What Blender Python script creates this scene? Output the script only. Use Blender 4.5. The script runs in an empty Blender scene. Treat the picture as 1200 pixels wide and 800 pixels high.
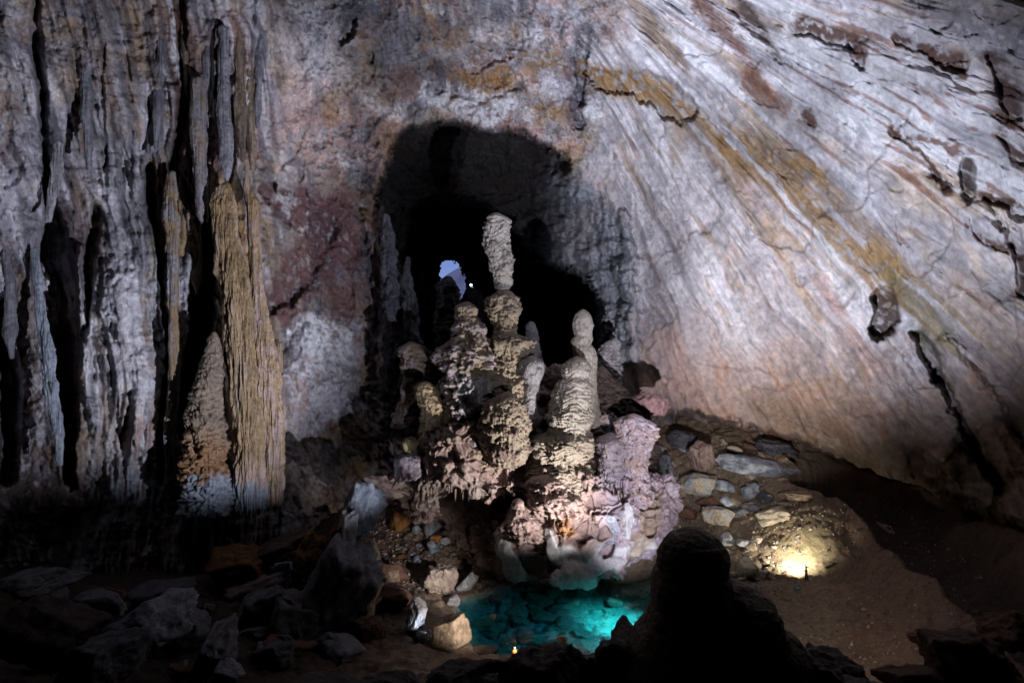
import bpy, math, time
import numpy as np
from mathutils import Vector
T0 = time.time()
SC = bpy.context.scene
COL = SC.collection
F = 800.0          # focal length in photo pixels (photo 1200 wide)
CAMZ = 35.0        # camera height over the pool level

def P(px, py, Y):
    return np.array([(px-600)/F*Y, Y, CAMZ-(py-400)/F*Y])
def Pn(px, py, Y):
    return np.stack([(px-600)/F*Y, Y+0*px, CAMZ-(py-400)/F*Y], -1)
def to_px(V):
    Y = np.maximum(V[..., 1], 1.0)
    return 600+V[..., 0]/Y*F, 400-(V[..., 2]-CAMZ)/Y*F

# ------------------------------------------------------------------ noise
def _hash(ix, iy, iz, seed):
    h = (ix.astype(np.uint32)*np.uint32(374761393) + iy.astype(np.uint32)*np.uint32(668265263)
         + iz.astype(np.uint32)*np.uint32(2147483647) + np.uint32(seed*1013904223 & 0xffffffff))
    h = (h ^ (h >> np.uint32(13)))*np.uint32(1274126177)
    h = (h ^ (h >> np.uint32(16)))*np.uint32(2246822519)
    h ^= h >> np.uint32(15)
    return h
def _grad(h, x, y, z):
    a = (h & np.uint32(1023)).astype(np.float32)*(2*np.pi/1024)
    c = ((h >> np.uint32(10)) & np.uint32(1023)).astype(np.float32)/511.5-1
    s = np.sqrt(np.maximum(0, 1-c*c))
    return s*np.cos(a)*x+s*np.sin(a)*y+c*z
def noise(x, y, z, seed=0):
    x = np.asarray(x, np.float32)+0*np.asarray(z, np.float32); y = np.asarray(y, np.float32)+0*x; z = np.asarray(z, np.float32)+0*x
    fx, fy, fz = np.floor(x), np.floor(y), np.floor(z)
    ix, iy, iz = fx.astype(np.int32), fy.astype(np.int32), fz.astype(np.int32)
    x = x-fx; y = y-fy; z = z-fz
    u = x*x*x*(x*(x*6-15)+10); v = y*y*y*(y*(y*6-15)+10); w = z*z*z*(z*(z*6-15)+10)
    r = 0
    with np.errstate(over='ignore'):
        for dx in (0, 1):
            wx = u if dx else 1-u
            for dy in (0, 1):
                wy = v if dy else 1-v
                for dz in (0, 1):
                    wz = w if dz else 1-w
                    r = r + wx*wy*wz*_grad(_hash(ix+dx, iy+dy, iz+dz, seed), x-dx, y-dy, z-dz)
    return r*1.6
def fbm(x, y, z, oct=4, seed=0, gain=.5, lac=2.03):
    a = 1.0; s = 0; f = 1.0
    for i in range(oct):
        s = s+a*noise(x*f, y*f, z*f, seed+i*7); a *= gain; f *= lac
    return s
def ridged(x, y, z, oct=4, seed=0, gain=.5):
    a = 1.0; s = 0; f = 1.0
    for i in range(oct):
        s = s+a*(1-2*np.abs(noise(x*f, y*f, z*f, seed+i*5))); a *= gain; f *= 2.07
    return s
def sstep(a, b, x):
    t = np.clip((x-a)/(b-a), 0, 1); return t*t*(3-2*t)
def mix(a, b, t):
    return a*(1-t[..., None])+np.asarray(b)*t[..., None]

# ------------------------------------------------------------------ 2-D fields over the wall
def rbf(ctrl, X, Y, reg=.02):
    c = np.array(ctrl, float); s = 300.0
    A = c[:, :2]/s; n = len(c)
    d = np.linalg.norm(A[:, None]-A[None], axis=-1)
    K = np.where(d > 0, d*d*np.log(d+1e-9), 0)+reg*np.eye(n)
    Pm = np.c_[np.ones(n), A]
    M = np.block([[K, Pm], [Pm.T, np.zeros((3, 3))]])
    w = np.linalg.solve(M, np.r_[c[:, 2], 0, 0, 0])
    out = w[n]+w[n+1]*X/s+w[n+2]*Y/s
    for i in range(n):
        d2 = (X/s-A[i, 0])**2+(Y/s-A[i, 1])**2
        out = out+w[i]*.5*d2*np.log(d2+1e-12)
    return out
def stroke(X, Y, pts, soft=.6):
    """mask 0..1 of a polyline with a width at each node: pts (x, y, half width)"""
    m = np.zeros(X.shape, np.float32)
    xs = [p[0] for p in pts]; ys = [p[1] for p in pts]; mw = max(p[2] for p in pts)*1.3+45
    sel = (X > min(xs)-mw) & (X < max(xs)+mw) & (Y > min(ys)-mw) & (Y < max(ys)+mw)
    x = X[sel]; y = Y[sel]; best = np.full(x.shape, 9.)
    for (x0, y0, w0), (x1, y1, w1) in zip(pts[:-1], pts[1:]):
        dx, dy = x1-x0, y1-y0
        t = np.clip(((x-x0)*dx+(y-y0)*dy)/(dx*dx+dy*dy+1e-6), 0, 1)
        d = np.hypot(x-x0-t*dx, y-y0-t*dy)/np.maximum(w0+(w1-w0)*t, .5)
        best = np.minimum(best, d)
    m[sel] = 1-sstep(1-soft, 1+soft*.4, best)
    return m
def poly_sd(X, Y, pts):
    """signed distance (inside positive) to a polygon"""
    p = np.array(pts, float); n = len(p)
    d = np.full(X.shape, 1e9); ins = np.zeros(X.shape, bool)
    for i in range(n):
        x0, y0 = p[i]; x1, y1 = p[(i+1) % n]
        dx, dy = x1-x0, y1-y0
        t = np.clip(((X-x0)*dx+(Y-y0)*dy)/(dx*dx+dy*dy+1e-9), 0, 1)
        d = np.minimum(d, np.hypot(X-x0-t*dx, Y-y0-t*dy))
        c = ((y0 <= Y) & (y1 > Y)) | ((y1 <= Y) & (y0 > Y))
        with np.errstate(divide='ignore', invalid='ignore'):
            xi = x0+(Y-y0)/(dy if abs(dy) > 1e-9 else 1e-9)*dx
        ins ^= c & (X < xi)
    return np.where(ins, d, -d)

# ------------------------------------------------------------------ mesh and material helpers
def build_mesh(name, V, Fq, C=None, mat=None, parent=None, smooth=True):
    Fq = np.asarray(Fq, np.int32); k = Fq.shape[1]
    me = bpy.data.meshes.new(name)
    me.vertices.add(len(V)); me.vertices.foreach_set('co', np.ascontiguousarray(V, np.float32).ravel())
    me.loops.add(Fq.size); me.loops.foreach_set('vertex_index', Fq.ravel())
    me.polygons.add(len(Fq)); me.polygons.foreach_set('loop_start', np.arange(0, Fq.size, k, dtype=np.int32))
    me.update(calc_edges=True)
    me.polygons.foreach_set('use_smooth', np.full(len(Fq), smooth))
    if C is not None:
        at = me.color_attributes.new('Col', 'FLOAT_COLOR', 'POINT')
        at.data.foreach_set('color', np.c_[np.clip(C, 0.003, .8), np.ones(len(V))].astype(np.float32).ravel())
    if mat: me.materials.append(mat)
    o = bpy.data.objects.new(name, me); COL.objects.link(o)
    if parent: o.parent = parent
    return o
def tag(o, label=None, cat=None, group=None, kind=None):
    if label: o['label'] = label
    if cat: o['category'] = cat
    if group: o['group'] = group
    if kind: o['kind'] = kind
    return o
def recenter(o, base=None):
    """put the origin of a mesh object at its own base"""
    me = o.data; n = len(me.vertices); v = np.zeros(n*3, np.float32); me.vertices.foreach_get('co', v); v = v.reshape(-1, 3)
    if base is None: base = np.array([v[:, 0].mean(), v[:, 1].mean(), v[:, 2].min()])
    v -= base; me.vertices.foreach_set('co', v.ravel()); me.update(); o.location = base
    return o
def rock_material(name, scale=1.0, bump=.5, rough=.85, var=.35, cracks=0.0, spec=.25):
    m = bpy.data.materials.new(name); m.use_nodes = True; nt = m.node_tree; N = nt.nodes; L = nt.links
    b = N['Principled BSDF']; b.inputs['Roughness'].default_value = rough
    b.inputs['Specular IOR Level'].default_value = spec
    at = N.new('ShaderNodeAttribute'); at.attribute_name = 'Col'
    tc = N.new('ShaderNodeNewGeometry')
    def nz(s, d, r=.6):
        n = N.new('ShaderNodeTexNoise'); n.inputs['Scale'].default_value = s*scale; n.inputs['Detail'].default_value = d
        n.inputs['Roughness'].default_value = r; L.new(tc.outputs['Position'], n.inputs['Vector']); return n
    n1 = nz(1.3, 6, .65); n2 = nz(.35, 4); n3 = nz(5., 5, .7)
    mr = N.new('ShaderNodeMapRange'); mr.inputs['From Min'].default_value = .3; mr.inputs['From Max'].default_value = .7
    mr.inputs['To Min'].default_value = 1-var; mr.inputs['To Max'].default_value = 1+var
    L.new(n1.outputs['Fac'], mr.inputs['Value'])
    mu = N.new('ShaderNodeMix'); mu.data_type = 'RGBA'; mu.blend_type = 'MULTIPLY'; mu.inputs['Factor'].default_value = 1
    L.new(at.outputs['Color'], mu.inputs['A']); L.new(mr.outputs['Result'], mu.inputs['B'])
    L.new(mu.outputs['Result'], b.inputs['Base Color'])
    ad = N.new('ShaderNodeMath'); ad.operation = 'MULTIPLY_ADD'; ad.inputs[1].default_value = .45
    L.new(n3.outputs['Fac'], ad.inputs[0]); L.new(n1.outputs['Fac'], ad.inputs[2])
    last = ad.outputs[0]
    if cracks:
        vo = N.new('ShaderNodeTexVoronoi'); vo.feature = 'DISTANCE_TO_EDGE'; vo.inputs['Scale'].default_value = .45*scale
        wv = N.new('ShaderNodeVectorMath'); wv.operation = 'MULTIPLY_ADD'; wv.inputs[1].default_value = (2.4/scale,)*3
        L.new(n2.outputs['Color'], wv.inputs[0]); L.new(tc.outputs['Position'], wv.inputs[2]); L.new(wv.outputs[0], vo.inputs['Vector'])
        cr = N.new('ShaderNodeMapRange'); cr.inputs['From Max'].default_value = .06; cr.inputs['To Min'].default_value = -cracks; cr.inputs['To Max'].default_value = 0
        L.new(vo.outputs['Distance'], cr.inputs['Value'])
        a2 = N.new('ShaderNodeMath'); L.new(last, a2.inputs[0]); L.new(cr.outputs['Result'], a2.inputs[1]); last = a2.outputs[0]
    bp = N.new('ShaderNodeBump'); bp.inputs['Strength'].default_value = bump; bp.inputs['Distance'].default_value = .55/scale
    L.new(last, bp.inputs['Height']); L.new(bp.outputs['Normal'], b.inputs['Normal'])
    return m
M_WALL = rock_material('limestone_wall', 1.1, .75, .8, .32)
M_SWEEP = rock_material('swept_limestone', .8, .32, .75, .2)
M_FLOW = rock_material('flowstone', 1.6, .6, .46, .25, 0, .5)
M_ROCK = rock_material('boulder_limestone', 1.8, .6, .85, .35, .08)
M_SAND = rock_material('silt_and_gravel', 1.6, .55, .95, .3)
M_SHADE = rock_material('shaded_rock', 1.0, .6, .6, .35)  # for shaded and silhouetted rocks; their near-black colours stand for shade
def plain(name, col, rough=.7, emit=None, es=0):
    m = bpy.data.materials.new(name); m.use_nodes = True; b = m.node_tree.nodes['Principled BSDF']
    n = m.node_tree.nodes.new('ShaderNodeTexNoise'); n.inputs['Scale'].default_value = 9
    r = m.node_tree.nodes.new('ShaderNodeMix'); r.data_type = 'RGBA'
    r.inputs['A'].default_value = (*[c*.8 for c in col], 1); r.inputs['B'].default_value = (*[min(1, c*1.15) for c in col], 1)
    m.node_tree.links.new(n.outputs['Fac'], r.inputs['Factor']); m.node_tree.links.new(r.outputs['Result'], b.inputs['Base Color'])
    b.inputs['Roughness'].default_value = rough
    if emit: b.inputs['Emission Color'].default_value = (*emit, 1); b.inputs['Emission Strength'].default_value = es
    return m

# rock colours (albedo)
PALE = np.array([.43, .415, .43]); WHITE = np.array([.58, .57, .58]); GREY = np.array([.23, .225, .25]); DGREY = np.array([.09, .09, .105])
PINK = np.array([.43, .31, .27]); OCHRE = np.array([.29, .195, .095]); ORANGE = np.array([.42, .20, .07]); BROWN = np.array([.10, .055, .04])
MAROON = np.array([.14, .085, .085]); TAN = np.array([.36, .27, .19]); CREAM = np.array([.5, .42, .32]); LILAC = np.array([.44, .38, .44])
SAND = np.array([.27, .21, .145]); BLUEG = np.array([.33, .37, .42]); OLIVE = np.array([.30, .25, .13]); DBROWN = np.array([.045, .032, .028])

# ================================================================== CAVE WALLS
def axis(lo, a, b, hi, fine, coarse):
    l = np.linspace(lo, a, coarse, endpoint=False); m = np.arange(a, b, fine); r = np.linspace(b, hi, coarse)
    return np.r_[l, m, r]
gx = axis(-1500, -60, 1260, 2700, 1.3, 50); gy = axis(-1300, -60, 700, 1500, 1.3, 45)
PX, PY = np.meshgrid(gx, gy)
PXf, PYf = PX.astype(np.float32), PY.astype(np.float32)
ctrl = [(-1500, 300, 30), (-900, 300, 42), (-400, 300, 58), (-150, 300, 78), (0, 0, 86), (0, 300, 95), (0, 580, 99), (150, 0, 96), (150, 300, 104), (150, 580, 105),
        (280, 0, 101), (280, 300, 107), (280, 580, 104), (350, 300, 119), (350, 100, 112), (350, 500, 121), (420, 250, 129), (430, 450, 133), (420, 60, 118), (420, -150, 96),
        (550, 130, 133), (550, 60, 124), (550, 0, 114), (550, -150, 93), (680, 120, 129), (680, 0, 110), (700, -150, 88), (600, 400, 140), (600, 550, 140),
        (740, 300, 137), (740, 450, 136), (850, 150, 113), (850, 300, 121), (850, 450, 125), (850, 0, 95), (850, -150, 76), (1000, 0, 80), (1000, 150, 92), (1000, 300, 103),
        (1000, 450, 110), (1000, 560, 116), (1200, 0, 62), (1200, 150, 70), (1200, 300, 77), (1200, 450, 84), (1200, 600, 90), (1350, 300, 63), (1350, -150, 48), (1700, 300, 42),
        (2700, 300, 27), (760, 500, 136), (900, 540, 126), (0, 900, 85), (600, 900, 120), (1200, 900, 92), (0, -400, 58), (600, -400, 62), (1200, -400, 38), (600, -1300, 24), (-1500, -1300, 20), (2700, -1300, 18),
        (-1500, 1500, 30), (600, 1500, 80), (2700, 1500, 30)]
D0 = np.clip(rbf(ctrl, PX, PY), 16, 150).astype(np.float32)
B = Pn(PXf, PYf, D0).astype(np.float32)
bx, by, bz = B[..., 0], B[..., 1], B[..., 2]
wn1 = noise(bx*.12, by*.12, bz*.12, 3); wn2 = noise(bx*.12, by*.12, bz*.12, 4)
wf1 = noise(bx*.5, by*.5, bz*.5, 5); wf2 = noise(bx*.5, by*.5, bz*.5, 6)
wg1 = noise(bx*1.6, by*1.6, bz*1.6, 8); wg2 = noise(bx*1.6, by*1.6, bz*1.6, 9)
WX = PXf+9*wn1+5*wf1+2.2*wg1; WY = PYf+9*wn2+5*wf2+2.2*wg2          # ragged versions of the coordinates
WXv = PXf+5*wn1+2.5*wf1+1.2*wg1; WYv = PYf+14*wn2+7*wf2+3*wg2

# regions
rightw = sstep(650, 760, PXf+30*wn1)                    # sloping right wall
leftw = 1-sstep(300, 400, PXf+25*wn1)                   # fluted left wall
midw = (1-rightw)*(1-leftw)
theta = np.arctan2(PYf+150, PXf-560); rad = np.hypot(PXf-560, PYf+150)
disp = np.zeros_like(D0)
# broad shape
disp += 2.6*fbm(bx*.05, by*.05, bz*.05, 3, 11)
# left: vertical flutes and ribs
xl = bx+.55*wn1+.12*wf1+.5*noise(bx*.12, by*.12, bz*.4, 19)*sstep(-.1, .3, noise(bx*.07, by*.07, bz*.07, 18))
flm = sstep(-.25, .3, noise(bx*.06, by*.06, bz*.045, 17)+.25*wf1)
fl = ridged(xl*.16, by*.04, bz*.018, 4, 21, .55)
fl2 = ridged(xl*.75, by*.1, bz*.06, 3, 22, .5)
fl3 = fbm(xl*2.4, by*.3, bz*.16, 2, 24)
led = fbm(bx*.2, by*.2, bz*.6, 4, 23)
chl = ridged(bx*.22, by*.22, bz*.13, 5, 25, .58); finel = fbm(bx*1.1, by*1.1, bz*.8, 4, 26, .6)
disp += leftw*(-(.7+1.3*flm)*fl-.45*flm*fl2+.16*flm*fl3+.45*led-.75*(1-flm*.8)*chl+.34*finel)
# mid: chaotic
ch = ridged(bx*.14, by*.14, bz*.14, 5, 31, .55); chf = fbm(bx*.7, by*.7, bz*.7, 4, 33, .6)
midv = ridged(bx*.5, by*.2, bz*.1, 3, 34)
disp += midw*(-1.3*ch+.65*chf-.35*midv)
# right: fans of run marks, smoother
tw = theta+.011*wn1+.0025*wf1
rs = ridged(tw*16, rad*.004, 0*tw+1.5, 4, 41, .55)
rs2 = ridged(tw*70, rad*.01, 0*tw+4.5, 3, 42, .5)
rsd = fbm(tw*180, rad*.02, 0*tw, 2, 43)
rough_r = sstep(-.1, .5, noise(bx*.06, by*.06, bz*.06, 44)+.25*wf1)
disp += rightw*(-.75*rs-(.02+.16*rough_r)*rs2+.02*rsd+(.05+.22*rough_r)*fbm(tw*34, rad*.02, 0*tw+2, 4, 45, .55)+.05*fbm(bx*.9, by*.9, bz*.9, 4, 46, .55))
disp += .06*fbm(bx*2.2, by*2.2, bz*2.2, 3, 47, .6)
# overlapping shelves on the right wall (edges that cast thin shadows)
sh = noise(tw*9+.002*rad, rad*.012, 0*tw+9, 48)+.3*wf1*.4
disp += rightw*.6*(sstep(.0, .10, sh)-.5)
sh2 = noise(tw*22, rad*.02, 0*tw+19, 49)+.12*wf1
disp += rightw*.25*(sstep(.0, .08, sh2)-.5)

# authored relief: (points, depth change in metres, softness); positive = hollow
REL = [([(52, 215, 5), (60, 260, 14), (66, 330, 26), (72, 420, 24), (80, 500, 10), (84, 560, 8)], 9, .35),
       ([(40, 0, 5), (46, 60, 9), (50, 130, 6), (56, 210, 5)], 2.4, .8),
       ([(112, 235, 8), (104, 300, 8), (98, 390, 5)], 4, .5),
       ([(4, 360, 6), (8, 440, 14), (10, 560, 12)], 6, .5),
       ([(124, 40, 2), (122, 120, 3), (124, 200, 2)], .9, .8),
       ([(214, 0, 5), (216, 100, 7), (206, 190, 8), (222, 240, 8)], 3.6, .7),
       ([(178, 195, 7), (180, 250, 9), (188, 300, 5), (196, 420, 4), (190, 560, 7)], 5, .45),
       ([(246, 255, 8), (238, 330, 15), (232, 400, 16), (216, 470, 12), (208, 590, 14)], 8, .35),
       ([(268, 400, 6), (276, 470, 6), (282, 600, 5)], 5, .5),
       ([(254, 30, 4), (252, 110, 5), (256, 160, 3)], 2.4, .7),
       ([(283, 60, 3), (278, 160, 4)], 1.6, .7),
       ([(150, 180, 30), (118, 190, 30), (160, 175, 18)], 1.6, .8),
       ([(310, 220, 8), (345, 240, 25), (370, 270, 25), (350, 330, 25), (325, 360, 12)], 3.2, .5),
       ([(140, 330, 26), (150, 430, 34), (175, 520, 20)], -3.5, .9),
       ([(95, 290, 5), (98, 380, 7), (104, 460, 8)], -2.5, .7),
       ([(60, 490, 30), (90, 540, 26)], -2, .8), ([(110, 480, 20), (140, 560, 26)], -2.5, .8),
       ([(375, 400, 40), (345, 440, 25), (390, 470, 30)], -3, .8),
       ([(400, 45, 7), (412, 30, 7)], 3, .5), ([(432, 66, 4), (434, 74, 4)], 2.5, .5),
       ([(560, 66, 16), (590, 65, 10)], 2, .3),
       ([(520, 92, 20), (560, 96, 25), (600, 100, 12)], 1.6, .25),
       ([(690, 60, 8), (676, 100, 7), (670, 150, 9)], 3, .5),
       ([(640, 10, 40), (560, 20, 40)], 2, .8),
       ([(330, 190, 3), (352, 172, 4), (362, 150, 2)], .7, .8), ([(350, 205, 3), (356, 185, 4)], .7, .8),
       # right wall features
       ([(693, 92, 10), (750, 100, 14), (800, 130, 18)], 2.6, .25),
       ([(800, 120, 6), (880, 165, 8), (950, 215, 9), (1000, 280, 10), (1040, 330, 10)], 1.5, .4),
       ([(930, 30, 14), (950, 45, 6), (1000, 60, 6)], 2.5, .35), ([(1000, 55, 10), (1010, 85, 6)], 2.5, .4),
       ([(1050, 45, 7), (1090, 60, 9), (1125, 78, 12)], 2.8, .35), ([(1165, 75, 12), (1185, 110, 16), (1190, 135, 10)], 4.0, .35),
       ([(1178, 150, 10), (1196, 180, 12)], 3, .4), ([(1133, 195, 10), (1136, 232, 9)], 3.5, .3),
       ([(1160, 232, 8), (1185, 240, 8), (1196, 250, 12)], 3, .4), ([(1172, 262, 6), (1176, 276, 5)], 2.5, .4), ([(1190, 275, 9), (1196, 345, 9)], 3.4, .4),
       ([(1140, 260, 4), (1160, 285, 6), (1185, 300, 6)], 2, .4), ([(1048, 155, 4), (1085, 190, 3), (1110, 222, 4)], 1.6, .5),
       ([(945, 130, 7), (955, 146, 6)], 1.6, .4), ([(880, 100, 10), (905, 118, 8)], 1.6, .4),
       ([(860, 10, 12), (905, 55, 9), (925, 75, 3)], 2, .5), ([(820, 5, 12), (850, 40, 10), (890, 75, 5)], 1.6, .6),
       ([(745, 0, 10), (775, 40, 14), (800, 80, 8)], 1.5, .6),
       ([(1032, 352, 15), (1036, 372, 16), (1030, 380, 12)], 5.5, .3), ([(1075, 385, 8), (1090, 420, 14), (1100, 450, 8)], 4, .4),
       ([(1095, 440, 6), (1120, 490, 6), (1150, 540, 7), (1175, 575, 8)], 3, .5),
       ([(1110, 400, 14), (1150, 470, 20), (1190, 540, 20)], -2.2, .8),
       ([(1050, 420, 15), (1080, 480, 22), (1110, 540, 25)], -1.5, .9),
       ([(826, 272, 10), (832, 276, 6)], 1.5, .4), ([(938, 322, 7), (940, 330, 5)], 1.8, .4), ([(690, 300, 12), (700, 340, 12)], -2.5, .7),
       ([(730, 250, 8), (738, 330, 10), (742, 420, 10)], -2.4, .7), ([(712, 290, 4), (722, 350, 5), (712, 420, 6)], 2.6, .5),
       # undercut at the foot of the right wall
       ([(800, 492, 10), (860, 505, 14), (930, 535, 18), (1000, 560, 26), (1080, 600, 30), (1180, 650, 34)], 9, .6),
       ([(775, 500, 20), (830, 520, 16)], 4, .7),
       # left jamb of the arch
       ([(432, 250, 6), (440, 300, 8), (450, 380, 10), (455, 440, 12)], -2.5, .7), ([(447, 250, 3), (455, 300, 4), (464, 380, 5)], 3, .5)]
for pts, a, s in REL:
    if pts[0][0] > 740 and pts[0][1] < 340: a *= .35
    vert = pts[0][0] < 330 or (1100 < pts[0][0] < 1500)
    disp += a*stroke(WXv if vert else WX, WYv if vert else WY, pts, s)
# thin cracks
rngc = np.random.RandomState(5)
for _ in range(40):
    x0 = rngc.uniform(700, 1180); y0 = rngc.uniform(20, 540); th = math.atan2(y0+150, x0-560)+rngc.uniform(-.25, .5)*(1 if rngc.rand() < .6 else -1.2)
    L_ = rngc.uniform(15, 80); pts = []; x, y = x0, y0
    for k in range(5):
        pts.append((x, y, .9+rngc.rand()*.8)); x += math.cos(th)*L_/5; y += math.sin(th)*L_/5; th += rngc.uniform(-.4, .4)
    disp += rngc.uniform(.2, .6)*stroke(WX, WY, pts, .9)

# the great arch, then the deep passage inside it
ARCH = [(449, 260), (444, 225), (446, 195), (458, 168), (480, 148), (510, 140), (545, 146), (590, 150), (625, 160), (650, 173), (668, 188), (684, 206), (712, 232), (738, 262),
        (748, 300), (746, 350), (738, 400), (722, 450), (715, 520), (440, 520), (462, 440), (458, 330)]
sdA = poly_sd(WX*.8+PXf*.2+1.2*wg1, WY*.8+PYf*.2+1.2*wg2, ARCH)
rs_side = sstep(625, 672, PXf+6*wn1+3*wf1)*sstep(175, 215, PYf)      # the lit right flank of the passage
inA = sstep(-3, 9, sdA); deepA = sstep(0, 70, sdA)
disp += inA*(16*(1-rs_side)+2*rs_side)+deepA*(14*(1-rs_side)+15*rs_side)
ledge = ridged(bx*.1, by*.1, bz*.22, 4, 51)
disp += inA*(-1.6*ledge+rs_side*(-1.0*ridged(xl*.22, by*.05, bz*.05, 3, 52)-.15*ridged(xl*.9, by*.1, bz*.1, 3, 53)))
VOID = [(478, 238), (520, 232), (560, 238), (588, 250), (605, 275), (628, 293), (655, 310), (682, 330), (700, 360), (706, 400), (700, 520), (490, 520), (488, 440), (474, 380), (470, 300)]
sdV = poly_sd(WX+1.5*wg1, WY+1.5*wg2, VOID)
inV = sstep(-6, 16, sdV)
D = D0+disp
D = D+inV*(80+90*sstep(0, 40, sdV))
D = np.clip(D, 14, 380)
# where the wall looks through to daylight
HOLE = [(515, 312), (519, 307), (528, 305), (536, 308), (541, 318), (545, 332), (547, 343), (543, 349), (536, 350), (524, 350), (514, 350)]
sdH = poly_sd(PXf+1.2*wg1*3, PYf+1.2*wg2*3, HOLE)

# ---- colours of the wall
C = np.zeros(D0.shape+(3,), np.float32)+PALE
n_a = fbm(bx*.09, by*.09, bz*.09, 4, 61); n_b = fbm(bx*.3, by*.3, bz*.3, 4, 62, .6); n_c = fbm(xl*.9, by*.1, bz*.035, 4, 63, .6)
n_d = fbm(tw*40, rad*.006, 0*tw+7, 4, 64, .6); n_e = fbm(bx*.8, by*.8, bz*.8, 3, 65, .6)
# left
C = mix(C, GREY*.95, leftw*sstep(-.05, .45, n_c+.3*n_b)*.75)
C = mix(C, WHITE*.9, leftw*sstep(.0, .45, -n_a+.3*n_b)*.6)
C = mix(C, TAN*.8, leftw*sstep(.0, .4, noise(xl*.35, by*.1, bz*.03, 79)+.3*n_b)*.6)
C = mix(C, OCHRE*.8, leftw*sstep(.2, .5, noise(xl*.5, by*.1, bz*.03, 66)+.3*n_b)*.45)
C = mix(C, GREY*.8, leftw*sstep(.1, .6, n_a+.4*n_e)*.5)
C = mix(C, BROWN*1.6, leftw*sstep(.35, .65, n_c*.6+n_a*.6)*.5)
C = mix(C, DGREY*.8, leftw*sstep(-.2, -1.1, -disp*0+noise(xl*1.1, by*.2, bz*.07, 67)*1.8-.35)*.6)
# mid
C = mix(C, GREY, midw*sstep(-.1, .4, n_b+.5*n_a)*.75)
C = mix(C, CREAM*.85, midw*sstep(-.2, .4, noise(bx*.07, by*.07, bz*.09, 78)+.3*n_b)*.6)
C = mix(C, PINK, midw*sstep(-.15, .35, noise(bx*.1, by*.1, bz*.1, 68)+.4*n_b)*.7)
C = mix(C, OCHRE*1.1, midw*sstep(.15, .5, noise(bx*.13, by*.13, bz*.16, 69)+.4*n_e)*.65)
C = mix(C, WHITE, midw*sstep(.2, .55, noise(bx*.16, by*.16, bz*.2, 70)+.3*n_e)*.7)
C = mix(C, DGREY, midw*sstep(.35, .7, n_e*.7+noise(bx*.2, by*.2, bz*.09, 71))*.6)
# right
st1 = fbm(tw*13, rad*.0022, 0*tw+7, 3, 163, .55)+.1*wf1; st2 = fbm(tw*42, rad*.004, 0*tw+3, 3, 164, .6)+.08*wf1; st3 = noise(tw*120, rad*.006, 0*tw+1, 165)
patch = .15+.75*sstep(-.25, .35, noise(bx*.07, by*.07, bz*.07, 169)+.35*n_b)
C = mix(C, WHITE*.97, rightw*sstep(-.25, .35, st1+.3*n_a)*.8)
C = mix(C, CREAM*.9, rightw*sstep(.05, .4, -st1+.35*st2)*.7*patch)
C = mix(C, TAN*.85, rightw*sstep(.15, .5, st2-.35*st1+.2*st3)*.75*patch)
C = mix(C, PINK*.85, rightw*sstep(.15, .5, -st2+.3*n_b+.15*st3)*.55*patch*(.4+.6*sstep(250, 380, PYf)))
C = mix(C, GREY*.9, rightw*sstep(.2, .5, noise(tw*24, rad*.004, 0*tw+15, 166)+.25*st3+.1*n_e)*.75*patch)
C = mix(C, BROWN*2, rightw*sstep(.3, .5, noise(tw*60, rad*.009, 0*tw+21, 167)+.2*n_e)*sstep(0, .3, noise(bx*.05, by*.05, bz*.05, 168))*.7)
lowr = sstep(330, 470, PYf-.12*(PXf-760)+25*wn1)*rightw
C = mix(C, PINK*.55+TAN*.4, lowr*.8); C = mix(C, ORANGE*.7, lowr*sstep(0, .5, n_b+.3*n_d)*.28)
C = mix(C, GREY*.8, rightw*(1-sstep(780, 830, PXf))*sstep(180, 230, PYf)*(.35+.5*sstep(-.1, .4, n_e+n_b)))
C = mix(C, DGREY*1.2, midw*sstep(.25, .5, noise(bx*.4, by*.4, bz*.16, 74)+.5*n_e)*.6)
C = mix(C, BROWN*2.2, midw*sstep(.3, .6, noise(bx*.22, by*.22, bz*.2, 75)+.4*n_e)*.5)
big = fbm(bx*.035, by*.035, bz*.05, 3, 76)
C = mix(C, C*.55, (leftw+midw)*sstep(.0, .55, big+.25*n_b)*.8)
C = mix(C, np.minimum(C*1.35, .62), sstep(.0, .5, -big+.25*n_b)*.6)
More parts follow.
